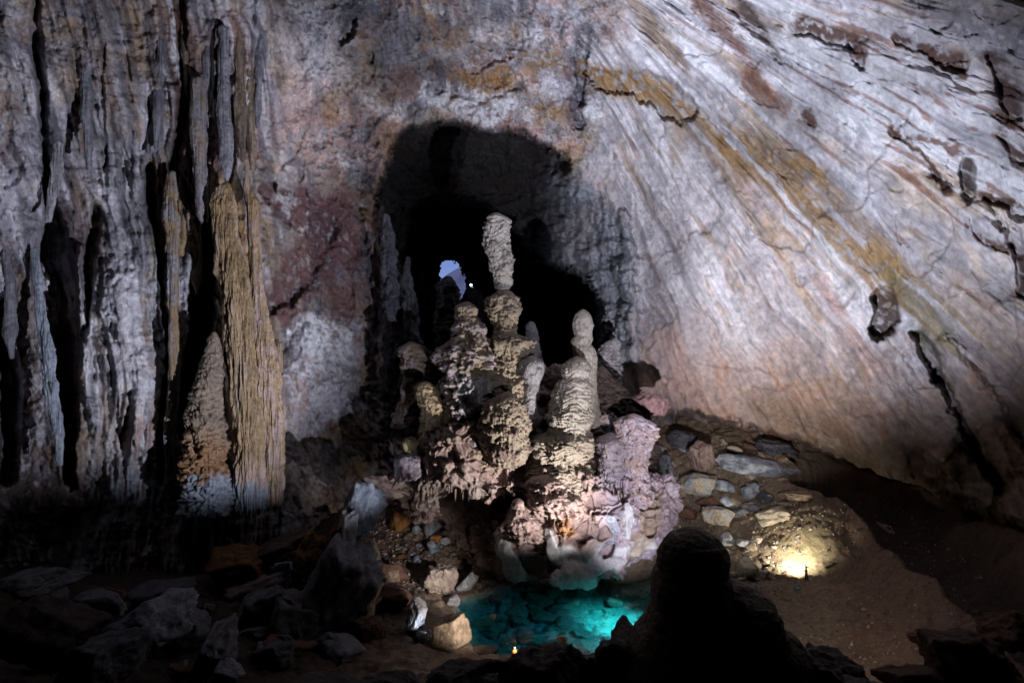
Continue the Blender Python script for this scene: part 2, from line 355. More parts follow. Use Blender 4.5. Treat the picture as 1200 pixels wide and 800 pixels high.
# painted by place: (points, colour, strength, softness, streaky)
CM = [([(184, 190, 14), (200, 240, 14), (196, 290, 10)], OCHRE, .95, .5, 1), ([(232, 225, 14), (226, 280, 10)], TAN*.7, .8, .5, 1),
      ([(265, 215, 16), (280, 330, 28), (295, 450, 36), (305, 560, 26)], OCHRE*1.15, .95, .5, 1), ([(320, 430, 14), (330, 520, 10)], PINK*.9, .8, .6, 1),
      ([(196, 360, 6), (200, 450, 8), (196, 560, 12)], OCHRE*.9, .8, .5, 1), ([(250, 520, 26), (245, 570, 22)], ORANGE*.7, .6, .6, 1),
      ([(150, 290, 20), (156, 400, 36), (166, 470, 20)], WHITE*.95, .7, .8, 1), ([(175, 290, 14), (176, 330, 8)], OLIVE, .6, .6, 1),
      ([(165, 500, 20), (175, 540, 18)], PINK*.9, .7, .7, 1), ([(105, 520, 24), (120, 560, 20)], TAN*.6, .7, .7, 1),
      ([(66, 240, 16), (68, 330, 30), (74, 430, 26), (82, 520, 12)], BROWN*.8, .9, .4, 1), ([(48, 0, 14), (50, 120, 10), (56, 200, 8)], DGREY, .7, .7, 1),
      ([(206, 20, 12), (210, 120, 12), (206, 200, 14)], DBROWN*1.5, .8, .6, 1), ([(250, 20, 14), (270, 100, 22), (285, 170, 14)], GREY*.7, .7, .7, 1),
      ([(150, 575, 60), (240, 585, 60), (300, 580, 36)], BLUEG*.65, .8, .5, 0), ([(0, 560, 60), (80, 590, 60)], DBROWN*2, .8, .6, 0),
      ([(8, 100, 30), (12, 150, 20)], TAN*.8, .5, .8, 0),
      ([(315, 225, 14), (350, 240, 34), (385, 265, 36), (365, 310, 36), (330, 350, 24), (340, 380, 14)], MAROON, .92, .3, 0),
      ([(400, 240, 26), (405, 320, 30), (400, 370, 20)], MAROON*1.4, .7, .6, 0), ([(430, 280, 14), (450, 360, 24), (455, 440, 26)], DGREY*1.2, .85, .5, 1),
      ([(345, 400, 16), (370, 390, 28), (395, 400, 20), (400, 420, 18), (360, 450, 30)], WHITE, .95, .3, 0), ([(390, 445, 34), (375, 470, 24)], PALE*.95, .9, .3, 0),
      ([(350, 450, 14), (358, 475, 10)], PINK*1.1, .6, .7, 0), ([(350, 150, 30), (380, 180, 34), (400, 150, 30)], PINK*.95, .6, .8, 0),
      ([(345, 60, 26), (400, 90, 34), (420, 110, 20)], WHITE*.85, .5, .8, 0),
      ([(540, 95, 12), (580, 100, 24)], OCHRE*1.1, .9, .3, 0), ([(500, 108, 16), (560, 122, 26), (590, 125, 18)], WHITE, .85, .4, 0),
      ([(520, 95, 12), (535, 100, 12)], DGREY*1.6, .8, .4, 1), ([(500, 40, 30), (560, 45, 30)], TAN*.8, .55, .8, 0), ([(560, 40, 12), (590, 45, 16)], WHITE, .6, .6, 0),
      ([(620, 75, 20), (650, 70, 20)], OCHRE, .7, .6, 0), ([(640, 130, 24), (660, 130, 18)], OCHRE*.9, .6, .6, 0), ([(450, 60, 20), (470, 40, 20)], GREY*.8, .7, .7, 0),
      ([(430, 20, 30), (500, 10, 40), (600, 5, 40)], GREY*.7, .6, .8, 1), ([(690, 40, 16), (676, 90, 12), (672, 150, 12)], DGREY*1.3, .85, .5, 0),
      ([(690, 128, 12), (700, 132, 8)], WHITE*1.1, .9, .4, 0),
      ([(200, 0, 22), (215, 60, 26), (225, 130, 28), (240, 190, 26)], BROWN*1.7, .8, .6, 1), ([(270, 30, 20), (285, 110, 22), (296, 180, 14)], BROWN*2.6, .7, .7, 1), ([(150, 60, 16), (156, 150, 16)], TAN*.75, .6, .7, 1), ([(90, 60, 12), (95, 160, 14), (90, 230, 10)], TAN*.6, .6, .7, 1),
      ([(325, 430, 16), (322, 500, 14)], TAN*.8, .7, .6, 1), ([(30, 340, 14), (36, 440, 16)], TAN*.5, .6, .7, 1),
      # ochre sweep
      ([(690, 85, 16), (740, 100, 18), (790, 120, 14)], OCHRE*1.0, .95, .35, 0),
      ([(790, 128, 12), (850, 165, 30), (910, 205, 36), (960, 255, 40), (1010, 300, 40), (1045, 345, 22)], OCHRE*1.0, .85, .7, 2),
      ([(845, 170, 14), (870, 205, 14), (866, 215, 8)], OCHRE*.9, .8, .4, 2), ([(930, 190, 14), (965, 210, 12)], OCHRE*1.1, .8, .4, 0),
      ([(1025, 295, 14), (1045, 320, 16)], OCHRE*1.15, .85, .7, 0), ([(1040, 330, 16), (1080, 360, 14), (1120, 410, 12)], OLIVE*.8, .7, .6, 2),
      ([(790, 130, 12), (800, 190, 8)], TAN*.8, .7, .5, 2), ([(870, 215, 10), (900, 250, 16), (890, 240, 12)], PINK*.9, .7, .6, 2),
      ([(900, 260, 8), (930, 330, 12), (960, 380, 12)], TAN, .7, .6, 2), ([(960, 330, 14), (1000, 380, 16), (1040, 440, 18)], PINK*.85, .7, .7, 2),
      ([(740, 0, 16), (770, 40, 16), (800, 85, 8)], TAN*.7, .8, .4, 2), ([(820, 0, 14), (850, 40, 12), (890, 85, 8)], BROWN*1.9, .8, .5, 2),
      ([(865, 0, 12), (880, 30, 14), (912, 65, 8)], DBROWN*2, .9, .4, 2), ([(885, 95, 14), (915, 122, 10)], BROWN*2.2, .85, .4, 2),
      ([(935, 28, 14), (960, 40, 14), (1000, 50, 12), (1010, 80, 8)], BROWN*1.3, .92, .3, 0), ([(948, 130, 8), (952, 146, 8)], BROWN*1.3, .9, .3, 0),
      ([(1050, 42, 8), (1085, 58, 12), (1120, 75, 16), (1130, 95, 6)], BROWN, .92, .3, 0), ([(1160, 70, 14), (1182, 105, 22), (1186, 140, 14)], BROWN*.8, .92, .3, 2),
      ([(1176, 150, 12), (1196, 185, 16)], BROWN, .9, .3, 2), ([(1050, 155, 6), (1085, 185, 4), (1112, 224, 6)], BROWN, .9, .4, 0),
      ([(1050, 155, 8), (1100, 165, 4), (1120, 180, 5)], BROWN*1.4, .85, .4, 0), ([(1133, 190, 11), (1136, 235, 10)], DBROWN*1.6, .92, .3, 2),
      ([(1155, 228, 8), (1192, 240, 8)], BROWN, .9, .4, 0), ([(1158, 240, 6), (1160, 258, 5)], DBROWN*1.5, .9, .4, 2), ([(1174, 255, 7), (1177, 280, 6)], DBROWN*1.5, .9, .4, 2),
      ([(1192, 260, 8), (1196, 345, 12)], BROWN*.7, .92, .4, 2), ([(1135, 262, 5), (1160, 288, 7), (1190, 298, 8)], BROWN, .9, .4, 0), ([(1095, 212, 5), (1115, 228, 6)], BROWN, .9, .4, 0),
      ([(1080, 0, 30), (1200, 40, 60)], GREY*.7, .8, .8, 0), ([(1032, 355, 16), (1036, 378, 18)], DBROWN*2.2, .9, .3, 0), ([(1080, 385, 10), (1095, 425, 16), (1110, 460, 10)], OLIVE*.45, .85, .4, 2),
      ([(1110, 470, 8), (1145, 530, 9), (1175, 575, 12)], DBROWN*2, .85, .4, 2), ([(1140, 460, 16), (1180, 520, 20)], PINK*.95, .6, .7, 2),
      ([(900, 480, 26), (960, 505, 30), (1010, 530, 24)], TAN*.6, .8, .8, 0), ([(780, 400, 24), (800, 460, 26), (760, 440, 20)], PINK*.9, .6, .7, 1),
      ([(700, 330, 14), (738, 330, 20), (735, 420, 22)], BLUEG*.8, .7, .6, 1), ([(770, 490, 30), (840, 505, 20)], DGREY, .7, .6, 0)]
for pts, c, s, so, st in CM:
    m = stroke(WXv if st == 1 else WX, WYv if st == 1 else WY, pts, min(.9, so+.25) if c is not WHITE else so)
    if st == 1: m = m*sstep(-.55, .15, n_c+.3*n_e)
    if st == 2: m = m*sstep(-.6, .1, n_d+.4*n_e)
    if st == 0: m = m*sstep(-.75, .05, n_e+.5*n_b)
    C = mix(C, c, m*s)
C = mix(C, [.042, .037, .036], sstep(-5, 7, sdA)*.92*(1-.85*rs_side))  # dark alcove rock, blackened further for the unlit ceiling
C = mix(C, BLUEG*.8, inA*rs_side*.6); C = mix(C, DGREY*1.5, inA*rs_side*sstep(.1, .6, n_c+.4*n_e)*.5)  # flank brightened and blued in the colour to look lit
C = mix(C, DGREY*.25, inV*1.0)  # deep passage painted near black where little light should reach
C *= (1+.22*n_e+.15*n_b)[..., None]
C = np.minimum(.37*(np.maximum(C, .004)/.37)**(1.38-.14*rightw)[..., None], .66)

SH = Pn(PXf, PYf, D.astype(np.float32))
ny, nx = D.shape
idx = np.arange(ny*nx).reshape(ny, nx)
Q = np.stack([idx[:-1, :-1], idx[1:, :-1], idx[1:, 1:], idx[:-1, 1:]], -1)
fcx = (PXf[:-1, :-1]+PXf[1:, 1:])/2; fcy = (PYf[:-1, :-1]+PYf[1:, 1:])/2
keep = sdH[:-1, :-1] < 0
region = np.where(sdA[:-1, :-1] > 2, 1, np.where(rightw[:-1, :-1] > .5, 3, np.where(leftw[:-1, :-1] > .5, 0, 2)))
def sub_mesh(name, mask, mat=None):
    q = Q[mask & keep]; u, inv = np.unique(q.ravel(), return_inverse=True)
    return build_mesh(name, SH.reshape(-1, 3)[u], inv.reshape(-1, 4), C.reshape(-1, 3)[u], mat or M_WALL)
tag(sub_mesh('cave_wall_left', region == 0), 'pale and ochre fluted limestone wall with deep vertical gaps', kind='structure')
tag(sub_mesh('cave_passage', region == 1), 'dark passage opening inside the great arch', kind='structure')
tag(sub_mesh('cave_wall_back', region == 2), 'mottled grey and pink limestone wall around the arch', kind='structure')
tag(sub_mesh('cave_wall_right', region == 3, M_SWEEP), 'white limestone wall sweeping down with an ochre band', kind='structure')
print('walls', time.time()-T0)

# the rock mass that closes the cave all round; one mouth far off lets the daylight in
th = np.linspace(0, np.pi, 91); ph = np.linspace(0, 2*np.pi, 181)
TH, PH = np.meshgrid(th, ph, indexing='ij')
R_ = 430
SV = np.stack([R_*np.sin(TH)*np.cos(PH), R_*np.sin(TH)*np.sin(PH), CAMZ+R_*np.cos(TH)], -1)
i2 = np.arange(TH.size).reshape(TH.shape)
Q2 = np.stack([i2[:-1, :-1], i2[1:, :-1], i2[1:, 1:], i2[:-1, 1:]], -1).reshape(-1, 4)
hd = P(530, 328, 1)-np.array([0, 0, CAMZ]); hd /= np.linalg.norm(hd)
cen = SV.reshape(-1, 3)[Q2].mean(1)-np.array([0, 0, CAMZ]); cen /= np.linalg.norm(cen, axis=1)[:, None]
Q2 = Q2[(cen@hd) < math.cos(math.radians(4.5))]
tag(build_mesh('cave_roof', SV.reshape(-1, 3), Q2, np.zeros((SV.size//3, 3))+GREY*.5, M_WALL), 'rock mass closing the cave', kind='structure')
# hillside outside the far mouth
gx2 = np.linspace(-260, 120, 60); gz2 = np.linspace(-40, 1, 30)
A2, B2 = np.meshgrid(gx2, gz2)
hz = CAMZ-20+ (B2+40)*2.4 - np.maximum(0, (-30-A2))*.5
sv = np.stack([A2, 640+B2*3+18*noise(A2*.03, B2*.1, 0*A2, 5), hz+6*noise(A2*.05, B2*.05, 0*A2, 6)], -1)
i3 = np.arange(A2.size).reshape(A2.shape)
Q3 = np.stack([i3[:-1, :-1], i3[:-1, 1:], i3[1:, 1:], i3[1:, :-1]], -1).reshape(-1, 4)
tag(build_mesh('hillside', sv.reshape(-1, 3), Q3, np.zeros((A2.size, 3))+np.array([.11, .13, .26]), M_WALL), 'misty hillside seen through the far cave mouth', kind='structure')  # mist painted in as a bluish hillside colour

# ================================================================== CAVE FLOOR
def G(px, py, z):
    Y = (CAMZ-z)*F/(py-400); return ((px-600)/F*Y, Y, z)
fc = [G(520, 690, .6), G(450, 655, 2.4), G(430, 610, 6), G(500, 585, 8), G(480, 545, 12), G(560, 660, 1.2), G(590, 620, 4), G(560, 735, .1), G(460, 720, 1.0), G(420, 760, 1.0),
      G(300, 700, 3), G(200, 720, 3), G(50, 700, 5), (-60, 100, 2), (-40, 105, 2), (-20, 112, 2), (-80, 80, 5), (-30, 95, 2.5),
      G(760, 640, 2), G(770, 660, .8), G(800, 600, 6), G(800, 540, 13), G(850, 560, 11), G(790, 500, 18), G(840, 520, 16), G(900, 530, 15), G(870, 620, 4.5), G(860, 660, 2), G(945, 690, .9), G(960, 640, 4.5), G(960, 600, 7.5),
      G(1050, 600, 9), G(1050, 660, 5), G(1150, 660, 8.5), G(1000, 710, 1.6), G(1050, 780, 2.5), G(1200, 720, 8), G(1100, 720, 3.5), G(900, 720, .6), G(820, 710, .3),
      (0, 125, 14), (20, 140, 18), (60, 110, 10), (75, 100, 10), (90, 80, 12), (-10, 140, 12), (0, 68, 1.0), (15, 70, .5), (-20, 68, 1.5), (30, 68, 1.5), (50, 65, 4), (-45, 65, 4), (-80, 50, 10), (80, 50, 12),
      (0, 55, 5), (25, 55, 6), (-25, 55, 5), (0, 45, 9), (30, 45, 9.5), (-30, 45, 8.5), (0, 35, 14.5), (25, 35, 14.5), (-25, 35, 13), (-60, 35, 15), (60, 35, 17), (0, 20, 22), (40, 20, 22), (-40, 20, 20), (0, 5, 30), (60, 0, 32), (-60, 0, 30),
      (0, -25, 34), (-90, 120, 6), (100, 130, 16)]
fcs = [(a*3, b*3, c) for a, b, c in fc]
fx = np.arange(-100, 105, .3); fy = np.r_[np.arange(-30, 50, 1.2), np.arange(50, 150, .3)]
FX, FY = np.meshgrid(fx, fy)
FZ = rbf(fcs, FX*3, FY*3, .01)
POOLP = [G(x, y, 0)[:2] for x, y in [(534, 704), (556, 696), (585, 690), (612, 681), (648, 684), (690, 672), (720, 678), (770, 678), (800, 690), (815, 712), (800, 745), (740, 765), (690, 772), (655, 775), (610, 768), (565, 765), (548, 750), (536, 728)]]
fxw = FX+.7*noise(FX*.3, FY*.3, 0*FX, 81); fyw = FY+1.2*noise(FX*.3, FY*.3, 0*FX, 82)
sdP = poly_sd(fxw, fyw, POOLP)
dn = fbm(FX*.12, FY*.12, 0*FX, 4, 83); dr = ridged(FX*.35, FY*.35, 0*FX, 4, 84); df = fbm(FX*1.1, FY*1.1, 0*FX, 4, 85, .6)
hikex, hikey, _ = G(945, 690, .9)
sandy = sstep(18, 24, FX)*(1-sstep(118, 124, FY))
FZ = FZ+dn*.9*(1-.3*sandy)+(-.28*dr+.3*df)*(1-.55*sandy)
# dome of silt behind the hiker, little gullies and pits
FPX0, FPY0 = to_px(np.stack([FX, FY, FZ], -1))
trough = stroke(FPX0+14*noise(FX*.12, FY*.12, 0*FX, 91), FPY0+9*noise(FX*.15, FY*.15, 0*FX, 92), [(940, 562, 14), (990, 572, 22), (1060, 606, 34), (1130, 650, 44), (1230, 720, 60)], .5)
FZ = FZ-5.5*trough
def bump_at(px, py, z, rx, ry, h):
    x, y, _ = G(px, py, z); return h*np.exp(-(((FX-x)/rx)**2+((FY-y)/ry)**2)*1.5)
FZ += bump_at(945, 625, 4.5, 9, 8, 2.6)+bump_at(900, 690, 1, 5, 3, .9)+bump_at(1010, 740, 1.5, 10, 5, .6)-bump_at(990, 668, 3, 4, 4, 2.4)-bump_at(1005, 655, 3, 3, 4, 1.6)-bump_at(972, 622, 4.5, 1.2, 1.6, 1.2)
rip = np.sin(FY*2.6+FX*.9+2.5*noise(FX*.3, FY*.3, 0*FX, 86)*2)*sstep(-.3, .3, noise(FX*.2, FY*.2, 0*FX, 93))+2.2*ridged(FX*.5, FY*.8, 0*FX, 4, 94, .55)-3*sstep(.3, .6, noise(FX*.45, FY*.6, 0*FX, 95))
FZ += .09*rip*sandy
shore = np.maximum(FZ, .12)
shore = np.where(sdP < 0, np.minimum(shore, .12+(-sdP)*.45+.6*np.maximum(dn, -.1)*sstep(0, 3, -sdP)+np.maximum(0, FZ-.1)*sstep(1, 7, -sdP)), shore)
bed = -.15-np.minimum(sdP*.5, 2.4)*1.0
bed = bed-.25*dr+.45*df*sstep(0, 2, sdP)+.5*dn
u_ = (FX-6.5)*.58+(FY-50)*.81; v_ = -(FX-6.5)*.81+(FY-50)*.58
SHADE_RIDGE = 11.46+.10*noise(FX*.5, FY*.5, 0*FX, 88)-.012*np.abs(u_)*0  # ridge added beside the lamp to shade the foot of the left wall
tt = sstep(-.6, .6, sdP)
near_pool = sdP > -14
FZ = np.where(near_pool, shore*(1-tt)+np.minimum(bed, -.12)*tt, FZ)
FZ = np.maximum(FZ, np.where((np.abs(u_) < 11), SHADE_RIDGE-np.maximum(0, np.abs(v_)-.8)*1.1-np.maximum(0, np.abs(u_)-9)*2, -99))
def floor_z(x, y):
    i = np.interp(y, fy, np.arange(len(fy))); j = np.interp(x, fx, np.arange(len(fx)))
    i0, j0 = int(min(i, len(fy)-2)), int(min(j, len(fx)-2)); u, v = i-i0, j-j0
    return float(FZ[i0, j0]*(1-u)*(1-v)+FZ[i0+1, j0]*u*(1-v)+FZ[i0, j0+1]*(1-u)*v+FZ[i0+1, j0+1]*u*v)
def hit(px, py, ymin=50, ymax=145):
    """where the pixel's ray first meets the floor"""
    for Y in np.arange(ymin, ymax, .4):
        x, _, z = P(px, py, Y)
        if floor_z(x, Y) > z: return np.array([x, Y, floor_z(x, Y)])
    return P(px, py, 110)
fpx, fpy = to_px(np.stack([FX, FY, FZ], -1))
FC = np.zeros(FX.shape+(3,))+SAND
FC = mix(FC, TAN*.75, sstep(0, .5, df*.6+dn)*.6); FC = mix(FC, DBROWN*2, sstep(.1, .6, dr*.5+df*.4)*.5*(1-sandy*.6))
pit = sstep(.25, .6, noise(FX*.5, FY*.7, 0*FX, 87)+.5*df)
FC = mix(FC, BROWN*.8, sandy*pit*.45)
FC = mix(FC, OLIVE*1.1, np.exp(-(((fpx-945)/45)**2+((fpy-640)/40)**2))*.7)
FC = mix(FC, BROWN*1.2, (1-sstep(14, 16, FX))*(1-sstep(-24, -20, FX))*0)
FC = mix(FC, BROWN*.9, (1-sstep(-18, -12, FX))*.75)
FC = mix(FC, BROWN*1.6, sandy*sstep(960, 1010, fpx)*.6)
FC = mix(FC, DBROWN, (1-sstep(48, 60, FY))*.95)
FC = mix(FC, DBROWN*1.3, trough*.9)  # deep shade of the trough painted into the floor colour
FC = mix(FC, DBROWN*1.2, (1-sstep(-24, -17, FX))*.9)  # left floor: dark mud, with its dimness painted in
FC = mix(FC, CREAM*1.05, sstep(-.6, .3, sdP)*1.0); FC = mix(FC, GREY*.8, sstep(-.3, .5, sdP)*(1-sstep(2, 9, FX+2*dn))*.9); FC = mix(FC, OLIVE*.9, sstep(0, 1, sdP)*sstep(.1, .6, df)*.6)
FC = mix(FC, TAN*.9, (1-sstep(15, 18, FX))*sstep(-14, -8, FX)*sstep(0, 2, -sdP)*(1-sstep(105, 112, FY))*.5)
i4 = np.arange(FX.size).reshape(FX.shape)
Q4 = np.stack([i4[:-1, :-1], i4[:-1, 1:], i4[1:, 1:], i4[1:, :-1]], -1).reshape(-1, 4)
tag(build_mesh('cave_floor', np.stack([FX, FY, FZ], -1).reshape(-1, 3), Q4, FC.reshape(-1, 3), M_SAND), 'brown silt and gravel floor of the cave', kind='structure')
print('floor', time.time()-T0)

# water: a closed body; the surface lets light in and the body takes the red out of it
pc = np.array(POOLP).mean(0)
wm = bpy.data.materials.new('pool_water'); wm.use_nodes = True; N = wm.node_tree.nodes; L = wm.node_tree.links
N.remove(N['Principled BSDF']); out = N['Material Output']
tr = N.new('ShaderNodeBsdfTransparent'); tr.inputs['Color'].default_value = (1, 1, 1, 1)
gl = N.new('ShaderNodeBsdfGlossy'); gl.inputs['Roughness'].default_value = .06
lw = N.new('ShaderNodeLayerWeight'); lw.inputs['Blend'].default_value = .5
pw = N.new('ShaderNodeMath'); pw.operation = 'POWER'; pw.inputs[1].default_value = 5; L.new(lw.outputs['Facing'], pw.inputs[0])
fr = N.new('ShaderNodeMath'); fr.operation = 'MULTIPLY_ADD'; fr.inputs[1].default_value = .9; fr.inputs[2].default_value = .02; L.new(pw.outputs[0], fr.inputs[0])
nn = N.new('ShaderNodeTexNoise'); nn.inputs['Scale'].default_value = 1.2; nn.inputs['Detail'].default_value = 2
gp = N.new('ShaderNodeNewGeometry'); L.new(gp.outputs['Position'], nn.inputs['Vector'])
bm = N.new('ShaderNodeBump'); bm.inputs['Strength'].default_value = .12; bm.inputs['Distance'].default_value = .05; L.new(nn.outputs['Fac'], bm.inputs['Height'])
L.new(bm.outputs['Normal'], gl.inputs['Normal']); L.new(bm.outputs['Normal'], lw.inputs['Normal'])
mx = N.new('ShaderNodeMixShader'); L.new(fr.outputs[0], mx.inputs[0]); L.new(tr.outputs[0], mx.inputs[1]); L.new(gl.outputs[0], mx.inputs[2])
L.new(mx.outputs[0], out.inputs['Surface'])
va = N.new('ShaderNodeVolumeAbsorption'); va.inputs['Color'].default_value = (.0, .89, .95, 1); va.inputs['Density'].default_value = .34
L.new(va.outputs[0], out.inputs['Volume'])
ring = [(p[0]+(p[0]-pc[0])*.18, p[1]+(p[1]-pc[1])*.14) for p in POOLP]
nr = len(ring)
wv = [(x, y, 0) for x, y in ring]+[(x, y, -7) for x, y in ring]
me = bpy.data.meshes.new('pool_water')
me.from_pydata(wv, [], [tuple(range(nr))[::-1], tuple(range(nr, 2*nr))]+[(i, (i+1) % nr, nr+(i+1) % nr, nr+i) for i in range(nr)])
import bmesh
b_ = bmesh.new(); b_.from_mesh(me); bmesh.ops.recalc_face_normals(b_, faces=b_.faces); b_.to_mesh(me); b_.free()
me.materials.append(wm)
wo = bpy.data.objects.new('pool_water', me); COL.objects.link(wo); tag(wo, 'clear turquoise pool at the foot of the flowstone mound', kind='structure')

# ================================================================== ROCKS
_ico = {}
def ico(n):
    if n not in _ico:
        b = bmesh.new(); bmesh.ops.create_icosphere(b, subdivisions=n, radius=1)
        v = np.array([x.co[:] for x in b.verts]); f = np.array([[y.index for y in x.verts] for x in b.faces]); b.free(); _ico[n] = (v, f)
    return _ico[n]
def euler(rx, ry, rz):
    cx, sx, cy, sy, cz, sz = math.cos(rx), math.sin(rx), math.cos(ry), math.sin(ry), math.cos(rz), math.sin(rz)
    return np.array([[cz, -sz, 0], [sz, cz, 0], [0, 0, 1]])@np.array([[cy, 0, sy], [0, 1, 0], [-sy, 0, cy]])@np.array([[1, 0, 0], [0, cx, -sx], [0, sx, cx]])
def rock_shape(seed, planes=14, sub=4, rough=.08, cut=.62):
    """a blocky stone: a skewed box with its corners and edges broken off"""
    v, f = ico(sub); r = np.random.RandomState(seed)
    n = np.vstack([np.eye(3), -np.eye(3)])+r.normal(0, .22, (6, 3)); d = r.uniform(.62, .8, 6)
    m = r.normal(size=(planes, 3)); n = np.vstack([n, m]); d = np.r_[d, r.uniform(cut+.1, 1.05, planes)]
    n /= np.linalg.norm(n, axis=1)[:, None]
    dots = np.maximum(v@n.T, 1e-3); rr = np.sort(d/dots, 1); rr = np.minimum(rr[:, 0], 1.3)
    v = v*rr[:, None]
    s = seed*3.17
    k = rough*(fbm(v[:, 0]*1.7+s, v[:, 1]*1.7, v[:, 2]*1.7, 5, seed % 50, .6)+.5*ridged(v[:, 0]*2.3+s, v[:, 1]*2.3, v[:, 2]*2.3, 3, seed % 37))
    return v*(1+k[:, None]), f
def rock(name, px, py, w, h, col, label, seed, Y=None, tilt=0, flat=1.0, cat='boulder', group=None, rough=.09, col2=None, planes=14, mat=None, sub=None, depth=None, cut=.62, sink=0):
    """a stone seen w x h photo pixels big round (px, py); it sits on the floor unless its distance Y is given"""
    if Y is None:
        q = hit(px, py+h*.42); Y = q[1]
    c = P(px, py+sink, Y)
    s = Y/F; sx = w/2*s*1.08; sz = h/2*s*1.12; sy = depth if depth else (sx+sz)*.55*flat
    v, f = rock_shape(seed, planes, sub or (5 if max(w, h) > 26 else 4 if max(w, h) > 9 else 3), rough, cut)
    r = np.random.RandomState(seed+9)
    v = v@euler(r.uniform(-.35, .35), r.uniform(-.2, .2), r.uniform(0, 6)).T
    v = v/np.abs(v).max(0)
    v = v*np.array([sx, sy, sz]); v = v@euler(0, math.radians(tilt), r.uniform(-.2, .2)).T
    sc = .8
    W = v+c
    n1 = fbm(W[:, 0]*sc, W[:, 1]*sc, W[:, 2]*sc, 4, seed % 31, .6)
    v = v*(1+.06*n1[:, None])
    cc = np.zeros((len(v), 3))+np.asarray(col)
    cc = mix(cc, np.asarray(col2) if col2 is not None else np.asarray(col)*.6, sstep(-.1, .5, n1+.4*noise(W[:, 0]*.5, W[:, 1]*.5, W[:, 2]*.5, seed % 17)))
    o = build_mesh(name, v, f, cc, mat or M_ROCK, smooth=True)
    o.location = c
    tag(o, label, cat, group)
    return o

